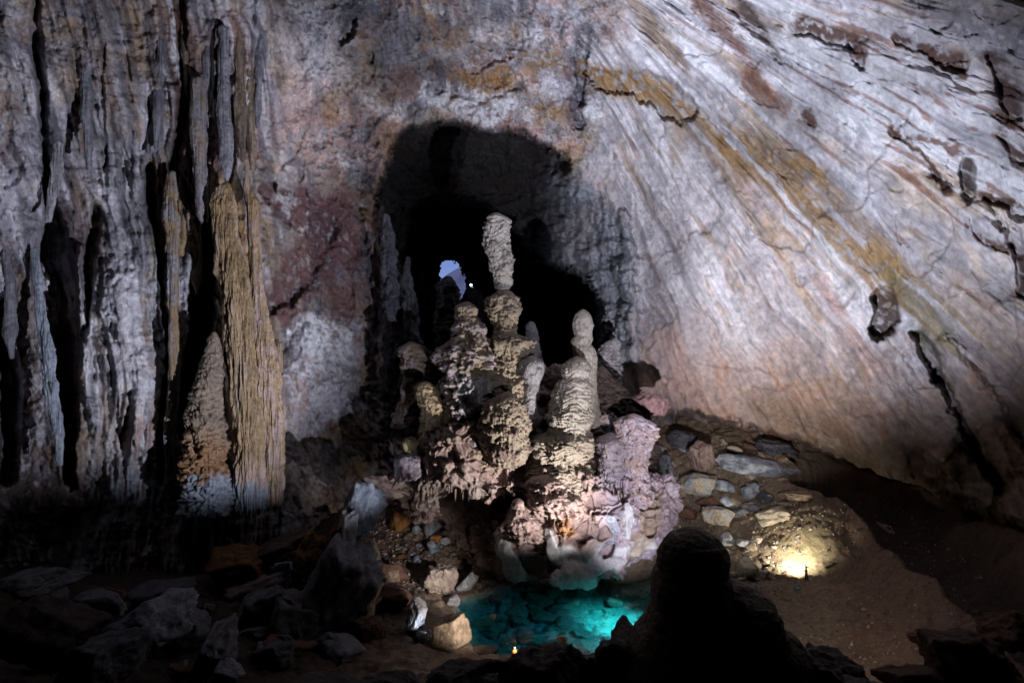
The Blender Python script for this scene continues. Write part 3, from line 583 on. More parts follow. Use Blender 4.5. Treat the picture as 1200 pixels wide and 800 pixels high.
g_r = 'rubble blocks between the mound and the right wall'
g_l = 'stones on the rubble slope left of the mound'
g_b = 'large boulders of the lower left'
RK = [ # right rubble
 (773, 547, 36, 26, BLUEG, 'bluish grey block touching the lavender pinnacle side of the mound', dict(tilt=8, group=g_r)),
 (822, 537, 28, 38, PINK*.8, 'upright pinkish brown slab at the left end of the long arched slab', dict(tilt=-8, group=g_r)),
 (884, 546, 98, 20, BLUEG*1.15, 'longest pale grey slab, arched, lying under the dark overhang', dict(tilt=9, group=g_r, planes=9, sub=5)),
 (818, 568, 46, 26, CREAM*.9, 'pale tan boulder with grey lower side, below the upright pinkish slab', dict(tilt=5, group=g_r, col2=BLUEG)),
 (849, 569, 22, 12, BLUEG*1.1, 'small flat grey slab just below the long arched slab', dict(tilt=14, group=g_r)),
 (879, 576, 24, 15, BLUEG*1.2, 'tilted bluish block with a bright face, under the middle of the arched slab', dict(tilt=-22, group=g_r)),
 (853, 588, 26, 10, BLUEG*1.5, 'thin bright slab sloping down above the rounded pale boulder', dict(tilt=16, group=g_r)),
 (843, 605, 42, 22, CREAM, 'rounded pale boulder with a small grey corner, centre of the right rubble', dict(group=g_r, col2=WHITE*.8)),
 (877, 593, 16, 10, CREAM*.8, 'small pale wedge between thin slab and triangular slab', dict(tilt=-25, group=g_r)),
 (908, 603, 46, 18, CREAM*.95, 'triangular tan slab tilted up on the silt dome', dict(tilt=-12, group=g_r, planes=7)),
 (851, 632, 20, 15, WHITE, 'white angular block just above the foreground stalagmite shoulder', dict(tilt=-10, group=g_r)),
 (874, 637, 30, 8, WHITE, 'thin white slab right of the white angular block', dict(tilt=10, group=g_r)),
 (791, 574, 28, 15, TAN, 'tan slab leaning between bluish block and pale tan boulder', dict(tilt=20, group=g_r)),
 (888, 632, 12, 9, CREAM*.9, 'small cream stone at the tip of the thin white slab', dict(tilt=10, group=g_r)),
 (874, 665, 24, 24, CREAM*1.1, 'cream boulder brightly lit left of the torch glow', dict(group=g_r)),
 (891, 673, 18, 11, CREAM*1.1, 'low cream stone between the cream boulder and torch glow', dict(group=g_r)),
 (968, 661, 16, 7, TAN, 'small pale stone in the dark hollow behind the hiker', dict(group=g_r)),
 (934, 580, 44, 9, TAN*.9, 'flat sandy ledge stone at the edge of the dark overhang', dict(group=g_r, tilt=-5)),
 (764, 474, 44, 26, MAROON*2, 'reddish brown block high behind the lavender pinnacle', dict(tilt=6, group=g_r)),
 (800, 515, 36, 20, DGREY, 'dark grey block at the foot of the pink wall', dict(tilt=6, group=g_r)),
 (905, 525, 50, 20, DGREY*1.2, 'dark ragged block wedged above the long arched slab', dict(tilt=15, group=g_r, rough=.2)),
 (925, 545, 30, 12, TAN*.8, 'narrow brown slab at the right tip of the arched slab', dict(tilt=35, group=g_r)),
 (866, 600, 22, 9, GREY, 'dull grey slab right of the rounded pale boulder', dict(tilt=-8, group=g_r)),
 (830, 588, 30, 12, BROWN*2, 'dark brown slab between pale tan boulder and rounded pale boulder', dict(tilt=-6, group=g_r)),
 (806, 600, 26, 14, BROWN*1.6, 'dark brown stone beside the gravel slope of the mound', dict(tilt=12, group=g_r)),
 (896, 583, 26, 12, DGREY*1.2, 'dark slab right of the tilted bluish block', dict(tilt=10, group=g_r)),
 (782, 598, 22, 16, TAN*.8, 'tan stone on the gravel slope right of the mound', dict(tilt=-14, group=g_r)),
 (796, 640, 22, 10, WHITE*.8, 'pale sliver partly behind the foreground stalagmite', dict(tilt=6, group=g_r)),
 # bank of the pool
 (742, 657, 110, 24, TAN*.62, 'smooth brown ledge rock along the far shore of the pool', dict(tilt=-9, planes=8, rough=.05, sink=3)),
 (706, 669, 44, 20, BROWN*1.9, 'rounded dark brown rock end dipping into the turquoise water', dict(planes=6, rough=.04)),
 # left rubble
 (440, 573, 42, 32, PINK*.85, 'pink rough boulder at the top of the pale blade rock', dict(tilt=-10, group=g_l, Y=97, rough=.14)),
 (477, 548, 36, 28, LILAC*.8, 'lilac boulder tucked under the left lobe of the mound', dict(tilt=-20, group=g_l, Y=100, rough=.12)),
 (479, 522, 24, 20, OLIVE, 'yellowish lump above the lilac boulder', dict(group=g_l, Y=102, rough=.16)),
 (506, 615, 22, 24, BLUEG, 'grey block in the middle of the left rubble slope', dict(group=g_l, tilt=-20)),
 (468, 611, 26, 20, ORANGE*.65, 'orange brown craggy stone, leftmost high on the left rubble slope', dict(group=g_l, rough=.18)),
 (497, 596, 20, 11, TAN*1.1, 'flat tan stone at the head of the left rubble slope', dict(group=g_l)),
 (516, 592, 20, 14, PINK*.7, 'rosy brown stone right of the flat tan stone', dict(group=g_l)),
 (508, 630, 20, 9, ORANGE*.9, 'flat orange tan stone below the grey block', dict(group=g_l, tilt=-8)),
 (522, 633, 16, 10, WHITE*.9, 'white pointed stone right of the flat orange tan stone', dict(group=g_l, tilt=-20)),
 (508, 641, 18, 13, BLUEG*1.1, 'pale grey wedge under the flat orange tan stone', dict(group=g_l, tilt=25)),
 (540, 617, 10, 20, WHITE*.9, 'upright white splinter near the head of the left rubble slope', dict(group=g_l, tilt=-15)),
 (526, 615, 14, 12, BLUEG, 'small blue grey stone left of the white splinter', dict(group=g_l, tilt=20)),
 (523, 624, 12, 8, PINK*.9, 'small pink stone between grey block and white pointed stone', dict(group=g_l)),
 (488, 621, 10, 12, BLUEG, 'small grey stone left of the grey block', dict(group=g_l)),
 (552, 625, 10, 10, WHITE*.85, 'small white stone at the foot of the mound draperies', dict(group=g_l, tilt=30)),
 (557, 613, 9, 18, TAN, 'upright brown splinter against the mound', dict(group=g_l, tilt=14)),
 (488, 655, 9, 8, BLUEG*.9, 'small grey stone above the cream coral boulder', dict(group=g_l)),
 (518, 678, 40, 38, CREAM*.95, 'cream knobbly boulder by the pool, largest of the left slope', dict(group=g_l, rough=.2, col2=PINK*.9)),
 (547, 684, 30, 14, WHITE*.9, 'white slab slanting beside the cream knobbly boulder', dict(group=g_l, tilt=-48)),
 (532, 704, 14, 14, WHITE*.8, 'pale wet stone below the cream knobbly boulder', dict(group=g_l, tilt=20)),
 (461, 671, 20, 24, TAN*.8, 'pointed tan stone left of the cream knobbly boulder', dict(group=g_l, tilt=18, planes=6)),
 (571, 661, 9, 12, CREAM, 'small cream stone on the silt bank', dict(group=g_l)),
 (562, 686, 10, 8, TAN, 'small tan stone near the water on the silt bank', dict(group=g_l)),
 (432, 655, 34, 40, TAN, 'smooth tan block against the right side of the pale blade rock', dict(tilt=-20, group=g_l, planes=7, rough=.04)),
 (488, 724, 24, 42, WHITE*.9, 'upright white boulder lit blue by a headlamp', dict(tilt=12, group=g_l, planes=8)),
 (527, 742, 48, 32, TAN*1.05, 'rounded tan boulder on the near shore of the pool', dict(tilt=-16, group=g_l, planes=8, rough=.04)),
 (455, 700, 60, 26, BROWN*1.6, 'low dark brown rock left of the white boulder', dict(group=g_l)),
 (432, 735, 44, 22, BROWN*1.3, 'dark brown rock in shadow between the slab and white boulder', dict(group=g_l)),
 (495, 745, 22, 14, DGREY, 'dark stone under the white boulder', dict(group=g_l)),
 (577, 723, 10, 7, CREAM, 'small pale triangular stone breaking the grey water', dict(planes=5, Y=87)),
 (659, 749, 12, 8, TAN, 'small tan stone at the near water edge', dict(Y=80)),
 # lower left
 (424, 600, 44, 76, BLUEG*.85, 'tall pale grey blade rock leaning left of the rubble slope', dict(tilt=24, group=g_b, Y=92, planes=8, col2=GREY*.8)),
 (405, 640, 26, 90, PALE*.9, 'narrow bright edged fin below the tall blade rock', dict(tilt=6, group=g_b, Y=89, planes=7)),
 (390, 706, 84, 130, GREY*.8, 'great dark slab with white right edge and ochre stain', dict(tilt=32, group=g_b, Y=85, planes=8, col2=GREY*.45)),
 (345, 736, 84, 86, GREY*.75, 'grey pyramid boulder left of the great dark slab', dict(tilt=14, group=g_b, Y=80, planes=7)),
 (284, 668, 66, 54, ORANGE*.45, 'rounded rusty brown boulder', dict(tilt=-10, group=g_b, Y=90, rough=.12)),
 (304, 694, 92, 32, PINK*.55, 'long pink and grey boulder in front of the rusty one', dict(tilt=-16, group=g_b, Y=87, col2=GREY)),
 (336, 676, 38, 38, BLUEG*.8, 'small pale grey rock at the right end of the long pink boulder', dict(tilt=-16, group=g_b, Y=88)),
 (365, 652, 46, 56, ORANGE*.5, 'craggy rusty rock leaning on the great dark slab', dict(tilt=20, group=g_b, Y=89, rough=.2)),
 (398, 632, 26, 52, ORANGE*.6, 'narrow orange crag beside the bright edged fin', dict(tilt=16, group=g_b, Y=90, rough=.2)),
 (335, 645, 90, 34, DBROWN*2, 'dark flat rock behind the craggy rusty rock', dict(tilt=-14, group=g_b, Y=93)),
 (40, 680, 110, 28, GREY*.8, 'flat pointed slab at the far left of the cave', dict(tilt=-4, group=g_b, Y=75, planes=8)),
 (165, 742, 112, 66, BLUEG*.85, 'broad blue grey slab sloping in the lower left', dict(tilt=-18, group=g_b, Y=62, planes=7)),
 (252, 762, 56, 70, GREY*.9, 'narrow grey rock right of the broad blue grey slab', dict(tilt=24, group=g_b, Y=66, planes=8)),
 (266, 792, 36, 34, GREY, 'small grey rock at the bottom edge below the narrow one', dict(tilt=24, group=g_b, Y=60)),
 (118, 706, 60, 26, DGREY*1.5, 'dark slab between flat pointed slab and broad slab', dict(tilt=14, group=g_b, Y=70)),
 (190, 695, 90, 24, DGREY*1.1, 'dim dark rock heap behind the broad slab', dict(tilt=-10, group=g_b, Y=80)),
 (60, 740, 110, 60, DBROWN*1.6, 'nearly black boulder below the flat pointed slab', dict(tilt=14, group=g_b, Y=60)),
 (320, 770, 60, 34, DGREY, 'dark rock under the grey pyramid boulder', dict(tilt=-8, group=g_b, Y=72)),
 (236, 700, 74, 56, DBROWN*2, 'black brown boulder left of the rusty boulder', dict(tilt=6, group=g_b, Y=90)),
 (400, 772, 70, 24, BROWN, 'low brown rock at the foot of the great dark slab', dict(group=g_b, Y=76)),
 (310, 722, 110, 62, DGREY*1.5, 'broad dark block under the long pink and grey boulder', dict(tilt=-12, group=g_b, Y=82, planes=6)),
 (428, 705, 50, 70, TAN*.5, 'brown block behind the right edge of the great dark slab', dict(tilt=12, group=g_b, Y=88, planes=6)),
 (205, 735, 80, 60, DGREY*1.4, 'dark block between broad blue grey slab and narrow grey rock', dict(tilt=20, group=g_b, Y=72, planes=6)),
 (120, 770, 90, 50, DGREY*1.2, 'dark block at the bottom edge under the broad slab', dict(tilt=-12, group=g_b, Y=56, planes=6)),
 # lower right
 (1130, 772, 120, 60, BROWN*1.1, 'dark brown boulder at the lower right corner, in front of the silt', dict(tilt=10, Y=52, rough=.14)),
 (1185, 740, 70, 50, BROWN*1.2, 'brown boulder at the right edge above the corner boulder', dict(tilt=-10, Y=58, rough=.14)),
 (1065, 795, 70, 26, BROWN*.9, 'low dark rock left of the corner boulder', dict(Y=50)),
 (1085, 745, 40, 14, BROWN*1.6, 'flat brown stone on the silt above the corner boulder', dict(Y=62)),
]
for i, (px, py, w, h, c, lab, kw) in enumerate(RK):
    rock('boulder', px, py, w, h, c, lab, 101+i*3, **kw)
# foreground rocks against the light, their silhouette put into a near-black colour
FG = [(455, 806, 90, 34, 'low black foreground rock, leftmost along the bottom edge'), (540, 800, 110, 46, 'black foreground rock left of the lone orange figure'), (640, 798, 110, 84, 'humped black foreground rock right of the orange figure'),
      (702, 790, 80, 70, 'black foreground rock between humped rock and pool'), (745, 785, 90, 98, 'tall black foreground rock against the turquoise water'), (590, 812, 60, 40, 'small black foreground rock below the orange figure'),
      (960, 800, 90, 70, 'black foreground rock right of the big stalagmite mound'), (370, 812, 120, 30, 'flat black foreground rock under the great dark slab'), (1010, 815, 60, 34, 'small black foreground rock at the lower right')]
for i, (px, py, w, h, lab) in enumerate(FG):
    rock('foreground_rock', px, py, w, h, DBROWN*1.2, lab, 701+i, Y=36-(i % 3)*1.5, cat='rock', group='black rocks along the bottom edge', mat=M_SHADE, rough=.12, flat=1.1)

# loose stones too small to tell apart, one by one in the rubble
rs_ = np.random.RandomState(77)
PATCH = [((450, 560), (600, 680), 75, g_l, 'small stone on the rubble slope left of the mound', [TAN, BLUEG, PINK*.8, CREAM, BROWN*2.2, ORANGE*.6]),
         ((770, 920), (520, 600), 42, g_r, 'small stone among the blocks right of the mound', [TAN, BLUEG, CREAM*.9, GREY, BROWN*2]),
         ((845, 908), (640, 690), 36, 'pebbles in the torch glow', 'small cream stone in the glow of the torch', [CREAM, CREAM*.8, TAN]),
         ((760, 800), (545, 640), 30, 'stones on the gravel slope', 'small tan stone on the gravel slope right of the mound', [TAN, CREAM*.8, BROWN*2])]
for (xa, xb), (ya, yb), n, grp, lab, cols in PATCH:
    protos = []
    for k in range(n):
        px, py = rs_.uniform(xa, xb), rs_.uniform(ya, yb); w = rs_.choice([3, 4, 5, 6, 8, 10] if grp != g_r else [5, 7, 9, 12, 16, 20])*rs_.uniform(.8, 1.2)
        q = hit(px, py)
        if poly_sd(np.array([q[0]]), np.array([q[1]]), POOLP)[0] > -.3: continue
        if k < 9:
            v, f = rock_shape(900+k, 8, 3, .12); v = v*np.array([1, 1, rs_.uniform(.4, .8)])
            cc = np.zeros((len(v), 3))+cols[k % len(cols)]; cc = cc*(1+.25*noise(v[:, 0]*2, v[:, 1]*2, v[:, 2]*2, k))[:, None]
            o = build_mesh('stone', v, f, cc, M_ROCK); protos.append(o)
        else:
            o = protos[k % len(protos)].copy(); COL.objects.link(o)
        s = w/2*q[1]/F
        o.location = (q[0], q[1], q[2]+s*.2); o.scale = (s*rs_.uniform(.8, 1.3), s, s*rs_.uniform(.6, 1.1)); o.rotation_euler = (rs_.uniform(-.4, .4), rs_.uniform(-.4, .4), rs_.uniform(0, 6))
        tag(o, lab, 'stone', grp)
protos = []
for k in range(46):
    px, py = rs_.uniform(-20, 460), rs_.uniform(655, 790)
    if py < 700-(px-100)*.12: continue
    w = rs_.choice([10, 14, 20, 28, 40])*rs_.uniform(.8, 1.2); q = hit(px, py, 40, 120)
    if len(protos) < 8:
        v, f = rock_shape(950+k, 9, 4, .12); v = v*np.array([1, 1, rs_.uniform(.45, .8)])
        o = build_mesh('stone', v, f, (np.zeros((len(v), 3))+[DGREY*1.6, BROWN*1.5, GREY*.8][k % 3])*(1+.3*noise(v[:, 0]*2, v[:, 1]*2, v[:, 2]*2, k))[:, None], M_ROCK); protos.append(o)
    else: o = protos[k % 8].copy(); COL.objects.link(o)
    s = w/2*q[1]/F; o.location = (q[0], q[1], q[2]+s*.15); o.scale = (s*rs_.uniform(.8, 1.5), s, s*rs_.uniform(.6, 1)); o.rotation_euler = (rs_.uniform(-.5, .5), rs_.uniform(-.5, .5), rs_.uniform(0, 6))
    tag(o, 'dim angular stone among the dark boulders of the lower left', 'stone', 'dim stones of the lower left')
# gravel, as stuff
gv = []; gf = []; gc = []; base = 0
v0, f0 = rock_shape(33, 8, 1, .1)
for k in range(6600):
    t = rs_.rand()
    if t < .2: px, py = rs_.uniform(900, 1150), rs_.uniform(590, 795)
    elif t < .5: px, py = rs_.uniform(430, 590), rs_.uniform(585, 700)
    elif t < .75: px, py = rs_.uniform(750, 940), rs_.uniform(520, 690)
    else: px, py = rs_.uniform(760, 840), rs_.uniform(560, 660)
    q = hit(px, py, 60 if t < .2 else 76, 130)
    if q[2] < .1: continue
    s = rs_.choice([.07, .1, .14, .22])*rs_.uniform(.8, 1.3)
    v = (v0*np.array([s, s, s*.7]))@euler(rs_.rand()*3, rs_.rand()*3, rs_.rand()*6).T+q+np.array([0, 0, s*.2])
    gv.append(v); gf.append(f0+base); base += len(v)
    c = [TAN, CREAM*.85, GREY, PINK*.8, BROWN*2.2][rs_.randint(5)]*rs_.uniform(.7, 1.15); gc.append(np.zeros((len(v), 3))+c)
# underwater stones are part of the pool bed rubble
for k in range(90):
    px, py = rs_.uniform(560, 800), rs_.uniform(690, 765)
    q = hit(px, py, 76, 110)
    if q[2] > -.3: continue
    s = rs_.uniform(.3, 1.0)**2*2.2
    v = (rock_shape(40+k % 9, 9, 2, .12)[0]*np.array([s*1.2, s, s*.55]))+q
    f = ico(2)[1]; gv.append(v); gf.append(f+base); base += len(v); gc.append(np.zeros((len(v), 3))+[CREAM*.95, CREAM*.85, CREAM*.8][k % 3]*rs_.uniform(.85, 1.05)*(1 if q[0] > 6 else .45))
tag(build_mesh('gravel', np.concatenate(gv), np.concatenate(gf), np.concatenate(gc), M_ROCK, smooth=False), 'loose gravel between the blocks and on the pool bed', 'gravel', kind='stuff')
print('rocks', time.time()-T0)

# ================================================================== STALAGMITES
def spire(name, prof, Y, col, label, seed, col2=None, strat=1.3, sa=.07, rough=.12, drip=.0, lean=0, deep=1.0, mat=None, cat='stalagmite', group=None, nseg=220, dres=.09, shift=None, colm=None):
    """a lathe-built dripstone; prof = (centre x, y, half width) in photo pixels from the top down"""
    p = np.array(prof, float); s = Y/F; rough = rough*.8 if drip < .7 else rough
    zt, zb = p[0, 1], p[-1, 1]
    nv = int((zb-zt)*s/dres)+4
    t = np.linspace(zt, zb, nv); cx = np.interp(t, p[:, 1], p[:, 0])
    # smooth radius profile with rounded top
    w = np.interp(t, p[:, 1], p[:, 2])
    kk = max(1, int(nv*.012)); ker = np.hanning(2*kk+3); ker /= ker.sum()
    w = np.convolve(np.pad(w, kk+1, 'edge'), ker, 'valid')[:nv]; cx = np.convolve(np.pad(cx, kk+1, 'edge'), ker, 'valid')[:nv]
    r = w*s; z = CAMZ-(t-400)*s; x = (cx-600)*s
    cap = np.minimum(1, (zt-t)*-1*s/(r[min(6, nv-1)]*.9+.01)); r = r*np.sqrt(np.clip(1-(1-cap)**2, 0.0004, 1))
    a = np.linspace(0, 2*np.pi, nseg, endpoint=False)
    A, Z = np.meshgrid(a, z); Rr = np.repeat(r[:, None], nseg, 1); Xc = np.repeat(x[:, None], nseg, 1)
    ux, uy = np.cos(A), np.sin(A); X = Xc+Rr*ux; Yy = Y+Rr*uy*deep
    q = Z+.9*noise(X*.45, Yy*.45, Z*.5, seed)*1.2
    lay = noise(0*q+3.3, 0*q+seed, q*strat, seed+1)+.5*noise(X*.6, Yy*.6, q*strat*2.3, seed+2)
    saw = np.mod(q*strat*.8+.35*noise(X*.5, Yy*.5, Z*.4, seed+8), 1.0); saw = sstep(0, .7, saw)-sstep(.82, 1., saw)
    nb = fbm(X*.38, Yy*.38, Z*.42, 3, seed+3, .45); nf = fbm(X*1.9, Yy*1.9, Z*2.6, 4, seed+4, .6)
    dr = ridged(X*1.6, Yy*1.6, Z*.18, 3, seed+5)
    pock = sstep(.35, .7, noise(X*.9, Yy*.9, Z*1.3, seed+6)+.4*nf)
    vf = 1 if drip < .7 else .3; bil = np.abs(noise(X*.62, Yy*.62, Z*.75, seed+12))*2+np.abs(noise(X*1.4, Yy*1.4, Z*1.7, seed+13))-.8
    k = 1+vf*sa*.5*lay+vf*sa*.8*(saw-.4)+rough*1.5*nb+vf*rough*.22*nf+vf*rough*.6*bil-.045*vf*ridged(X*1.5, Yy*1.5, Z*.14, 3, seed+15)-(drip > .7)*.13*ridged(X*.5, Yy*.5, Z*.05, 2, seed+14)-drip*.07*dr-rough*.9*pock*vf-(drip > .7)*.05*ridged(X*3.2, Yy*3.2, Z*.25, 3, seed+7)
    k = 1+(k-1)*np.clip(.35+.65*cap[:, None], 0, 1)
    dl = Rr*(k-1); dl = np.clip(dl, -1.6, 1.3)
    X = Xc+(Rr+dl)*ux; Yy = Y+(Rr*deep+dl)*uy; Z = Z+.12*nf*cap[:, None]
    V = np.stack([X, Yy, Z], -1).reshape(-1, 3); top = V[:nseg].mean(0)
    i = np.arange(nv*nseg).reshape(nv, nseg); j = np.roll(i, -1, 1)
    q4 = np.stack([i[:-1], i[1:], j[1:], j[:-1]], -1).reshape(-1, 4)
    cc = np.zeros((len(V), 3))+np.asarray(col)
    c2 = np.asarray(col2) if col2 is not None else np.asarray(col)*.6
    cc = mix(cc, c2, (sstep(-.1, .6, nb+.5*nf+.25*lay)*.8).ravel())
    cc = mix(cc, np.asarray(col)*.4, (pock*.6).ravel())
    if drip > .7: cc = mix(cc, c2, sstep(-.1, .5, noise(X*1.6, Yy*1.6, Z*.12, seed+10)+.4*nf).ravel()*.8); cc = mix(cc, cc*.45, sstep(.1, .5, noise(X*2.6, Yy*2.6, Z*.1, seed+11)).ravel()*.7)
    if colm is not None:
        pxv, pyv = to_px(V); cc = colm(cc, pxv, pyv, V)
    V = np.vstack([V, top]); cc = np.vstack([cc, cc[0]])
    o = build_mesh(name, V, q4, cc, mat or M_FLOW)
    # close the tip
    bmm = bmesh.new(); bmm.from_mesh(o.data); bmm.verts.ensure_lookup_table(); tv = bmm.verts[len(V)-1]
    for kx in range(nseg): 
        fcn = bmm.faces.new((tv, bmm.verts[kx], bmm.verts[(kx+1) % nseg])); fcn.smooth = True
    bmm.to_mesh(o.data); bmm.free()
    recenter(o); tag(o, label, cat, group, 'thing')
    return o
gs = 'stalagmites on the flowstone mound'
BUFF = np.array([.335, .275, .20]); LBUFF = np.array([.40, .36, .31]); GOLD = np.array([.34, .26, .155])
spire('stalagmite', [(581, 249, 9), (582, 256, 14), (583, 266, 15.5), (582, 282, 16.5), (585, 298, 16), (588, 314, 15), (589, 326, 13), (590, 336, 9), (590, 342, 7)], 107, LBUFF*.95, 'tallest slender stalagmite standing on the highest column against the dark arch', 1, sa=.08, rough=.26, group=gs)
spire('stalagmite', [(589, 338, 10), (590, 341, 13), (590, 345, 14), (590, 350, 19), (590, 362, 20.5), (590, 374, 18), (591, 384, 15), (593, 392, 18), (600, 400, 27), (600, 418, 24), (594, 432, 22), (596, 450, 30), (600, 475, 28), (600, 500, 30), (600, 530, 32)], 106.5, BUFF, 'buff stacked column carrying the tallest stalagmite', 2, sa=.05, strat=1.6, rough=.22, group=gs)
spire('stalagmite', [(547, 353, 8), (546, 360, 15), (545, 370, 15), (550, 378, 16), (548, 388, 20), (551, 400, 24), (545, 412, 34), (545, 425, 37), (556, 438, 36), (556, 455, 40), (554, 475, 36), (550, 490, 30), (545, 520, 40)], 105, BUFF*.95, 'knobbly buff stalagmite with a pale smooth face, left of the tallest column', 3, col2=LILAC*.8, sa=.04, rough=.22, group=gs,
      colm=lambda cc, x, y, V: mix(cc, PALE*.95, sstep(435, 450, y)*(1-sstep(484, 492, y))*sstep(532, 538, x)*(1-sstep(572, 580, x))))
spire('stalagmite', [(525, 323, 6), (524, 335, 11), (526, 350, 13), (525, 370, 15), (526, 390, 16), (528, 430, 20), (530, 470, 24)], 112, DGREY*.6, 'dark jagged stalagmite standing in front of the daylight opening', 4, sa=.18, rough=.35, group=gs, mat=M_SHADE)
spire('stalagmite', [(499, 446, 9), (498, 452, 13), (500, 462, 15), (506, 472, 18), (508, 480, 17), (510, 500, 20), (512, 530, 24)], 104, GOLD*1.1, 'short golden mushroom shaped stalagmite at the left shoulder of the mound', 5, sa=.08, strat=1.4, rough=.15, group=gs)
spire('stalagmite', [(536, 464, 5), (534, 470, 10), (532, 480, 13), (532, 510, 20)], 103, GOLD, 'small golden stump between mushroom shape and pale smooth face', 15, rough=.2, group=gs)
spire('stalagmite', [(622, 376, 4), (622, 382, 7), (623, 395, 7.5), (625, 410, 8.5), (628, 430, 11), (630, 460, 14)], 116, GREY*.8, 'thin grey stalagmite in shadow behind the central gap', 6, group=gs, rough=.18)
spire('stalagmite', [(624, 416, 8), (623, 422, 14), (624, 432, 15), (624, 442, 13), (624, 450, 9), (623, 458, 9), (622, 466, 7), (620, 490, 12)], 104, PALE*.75, 'round grey knob stalagmite beside the buff stacked column', 7, rough=.1, group=gs)
spire('stalagmite', [(683, 362, 5), (683, 367, 8.5), (683, 373, 12), (683, 381, 13.5), (683, 389, 12), (684, 393, 11), (682, 398, 13), (681, 404, 12), (684, 410, 14), (686, 420, 14.5), (686, 435, 13), (686, 460, 14), (690, 500, 18)], 108, LBUFF*.85, 'slim beaded stalagmite behind the big drum stalagmite', 8, sa=.04, rough=.06, group=gs)
spire('stalagmite', [(676, 417, 6), (676, 422, 13), (674, 430, 17), (674, 438, 17), (673, 443, 15), (672, 448, 20), (671, 460, 23), (670, 475, 25), (668, 490, 27), (667, 500, 24), (667, 506, 24), (660, 514, 35), (658, 530, 38), (657, 541, 33), (652, 550, 43), (654, 566, 46), (660, 590, 44)], 102, LBUFF, 'big pale drum shaped stalagmite with fine ledges, right of centre', 9, strat=2.4, sa=.075, rough=.12, group=gs,
      colm=lambda cc, x, y, V: mix(cc, BUFF*.95, sstep(500, 530, y)*.7))
spire('stalagmite', [(742, 484, 8), (742, 490, 18), (746, 500, 22), (748, 512, 23), (744, 525, 18), (742, 540, 15), (744, 560, 16), (740, 590, 24)], 101, LILAC*1.05, 'lavender craggy pinnacle at the right end of the mound', 10, sa=.03, rough=.3, col2=PINK*.9, group=gs)
spire('stalagmite', [(716, 506, 6), (716, 512, 16), (722, 520, 22), (722, 530, 22), (718, 542, 16), (716, 560, 18)], 101.5, LILAC*.85, 'rounded mauve lump between the drum stalagmite and lavender pinnacle', 11, sa=.08, rough=.16, group=gs)
spire('stalagmite', [(704, 428, 5), (706, 440, 12), (710, 460, 26), (718, 480, 40), (720, 510, 46), (720, 560, 50)], 113, DBROWN*1.8, 'black conical ridge behind the slim beaded stalagmite', 12, rough=.2, group=gs, mat=M_SHADE)
spire('stalagmite', [(596, 458, 5), (594, 464, 14), (592, 474, 24), (592, 490, 28), (592, 505, 29), (593, 528, 28), (593, 545, 22)], 99.5, BUFF*.85, 'dome shaped brown stalagmite in front of the buff stacked column', 13, sa=.03, rough=.19, group=gs, col2=MAROON)
spire('stalagmite', [(642, 552, 5), (640, 558, 18), (642, 568, 28), (650, 580, 34), (660, 600, 34)], 98, PINK*.9, 'low pinkish lump under the drum stalagmite', 14, rough=.2, group=gs)
spire('stalagmite', [(607, 583, 4), (607, 588, 7), (606, 596, 10), (610, 610, 22), (615, 630, 26)], 96.5, PINK*.8, 'little pink pointed stalagmite low on the mound front', 16, rough=.25, group=gs)
# far formations by the left jamb of the arch
spire('stalagmite', [(452, 250, 4), (454, 275, 9), (456, 310, 12), (462, 350, 15), (466, 400, 18), (468, 470, 24)], 124, DGREY*1.6, 'dark fluted column along the left jamb of the arch', 17, rough=.3, drip=1, cat='column', mat=M_WALL)
spire('stalagmite', [(478, 300, 3), (477, 330, 8), (480, 360, 10), (484, 400, 12), (484, 470, 16)], 121, DGREY*1.3, 'second dark column, just inside the left jamb', 18, rough=.3, drip=1, cat='column', mat=M_WALL)
spire('stalagmite', [(482, 400, 10), (484, 410, 19), (488, 425, 21), (488, 440, 17), (486, 470, 18), (480, 500, 22)], 112, TAN*.8, 'brown rounded stalagmite at the foot of the dark columns', 19, rough=.2, col2=LILAC*.6)
spire('stalagmite', [(722, 395, 3), (718, 402, 10), (712, 415, 16), (708, 440, 22), (704, 470, 26)], 128, PALE*.7, 'grey cone leaning on the wall behind the slim beaded stalagmite', 20, rough=.18)
# columns and hanging drapes on the left wall
gw = 'dripstone columns on the left wall'
AMB = OCHRE*.95
spire('flowstone_column', [(266, 213, 3), (262, 222, 12), (262, 240, 17), (266, 275, 18), (274, 320, 21), (279, 360, 22), (284, 420, 21), (290, 480, 22), (294, 540, 24), (292, 575, 26), (292, 600, 24)], 98, AMB, 'broad amber column of flowstone, its top a rounded dome, on the left wall', 31, strat=.8, sa=.02, rough=.05, drip=1.6, cat='column', group=gw, col2=AMB*.65,
      colm=lambda cc, x, y, V: mix(mix(mix(cc, TAN*.95, sstep(.0, .5, noise(V[:, 0]*.8, V[:, 1]*.8, V[:, 2]*.09, 7))*.8), PINK*.9, sstep(530, 570, y+18*noise(V[:, 0]*1.2, V[:, 1], V[:, 2]*.3, 3))*.7), BLUEG*.7, sstep(560, 575, y+16*noise(V[:, 0]*1.2, V[:, 1]*1.2, V[:, 2]*.4, 2))))
spire('flowstone_column', [(288, 190, 2), (290, 200, 4), (290, 222, 7), (296, 235, 10), (298, 290, 9), (302, 340, 9), (306, 380, 14), (312, 430, 18), (318, 480, 19), (320, 540, 17), (318, 590, 16)], 99.5, AMB*.95, 'slimmer amber column against the right side of the broad one', 32, strat=.8, sa=.02, rough=.07, drip=1.4, cat='column', group=gw, col2=PINK*.8)
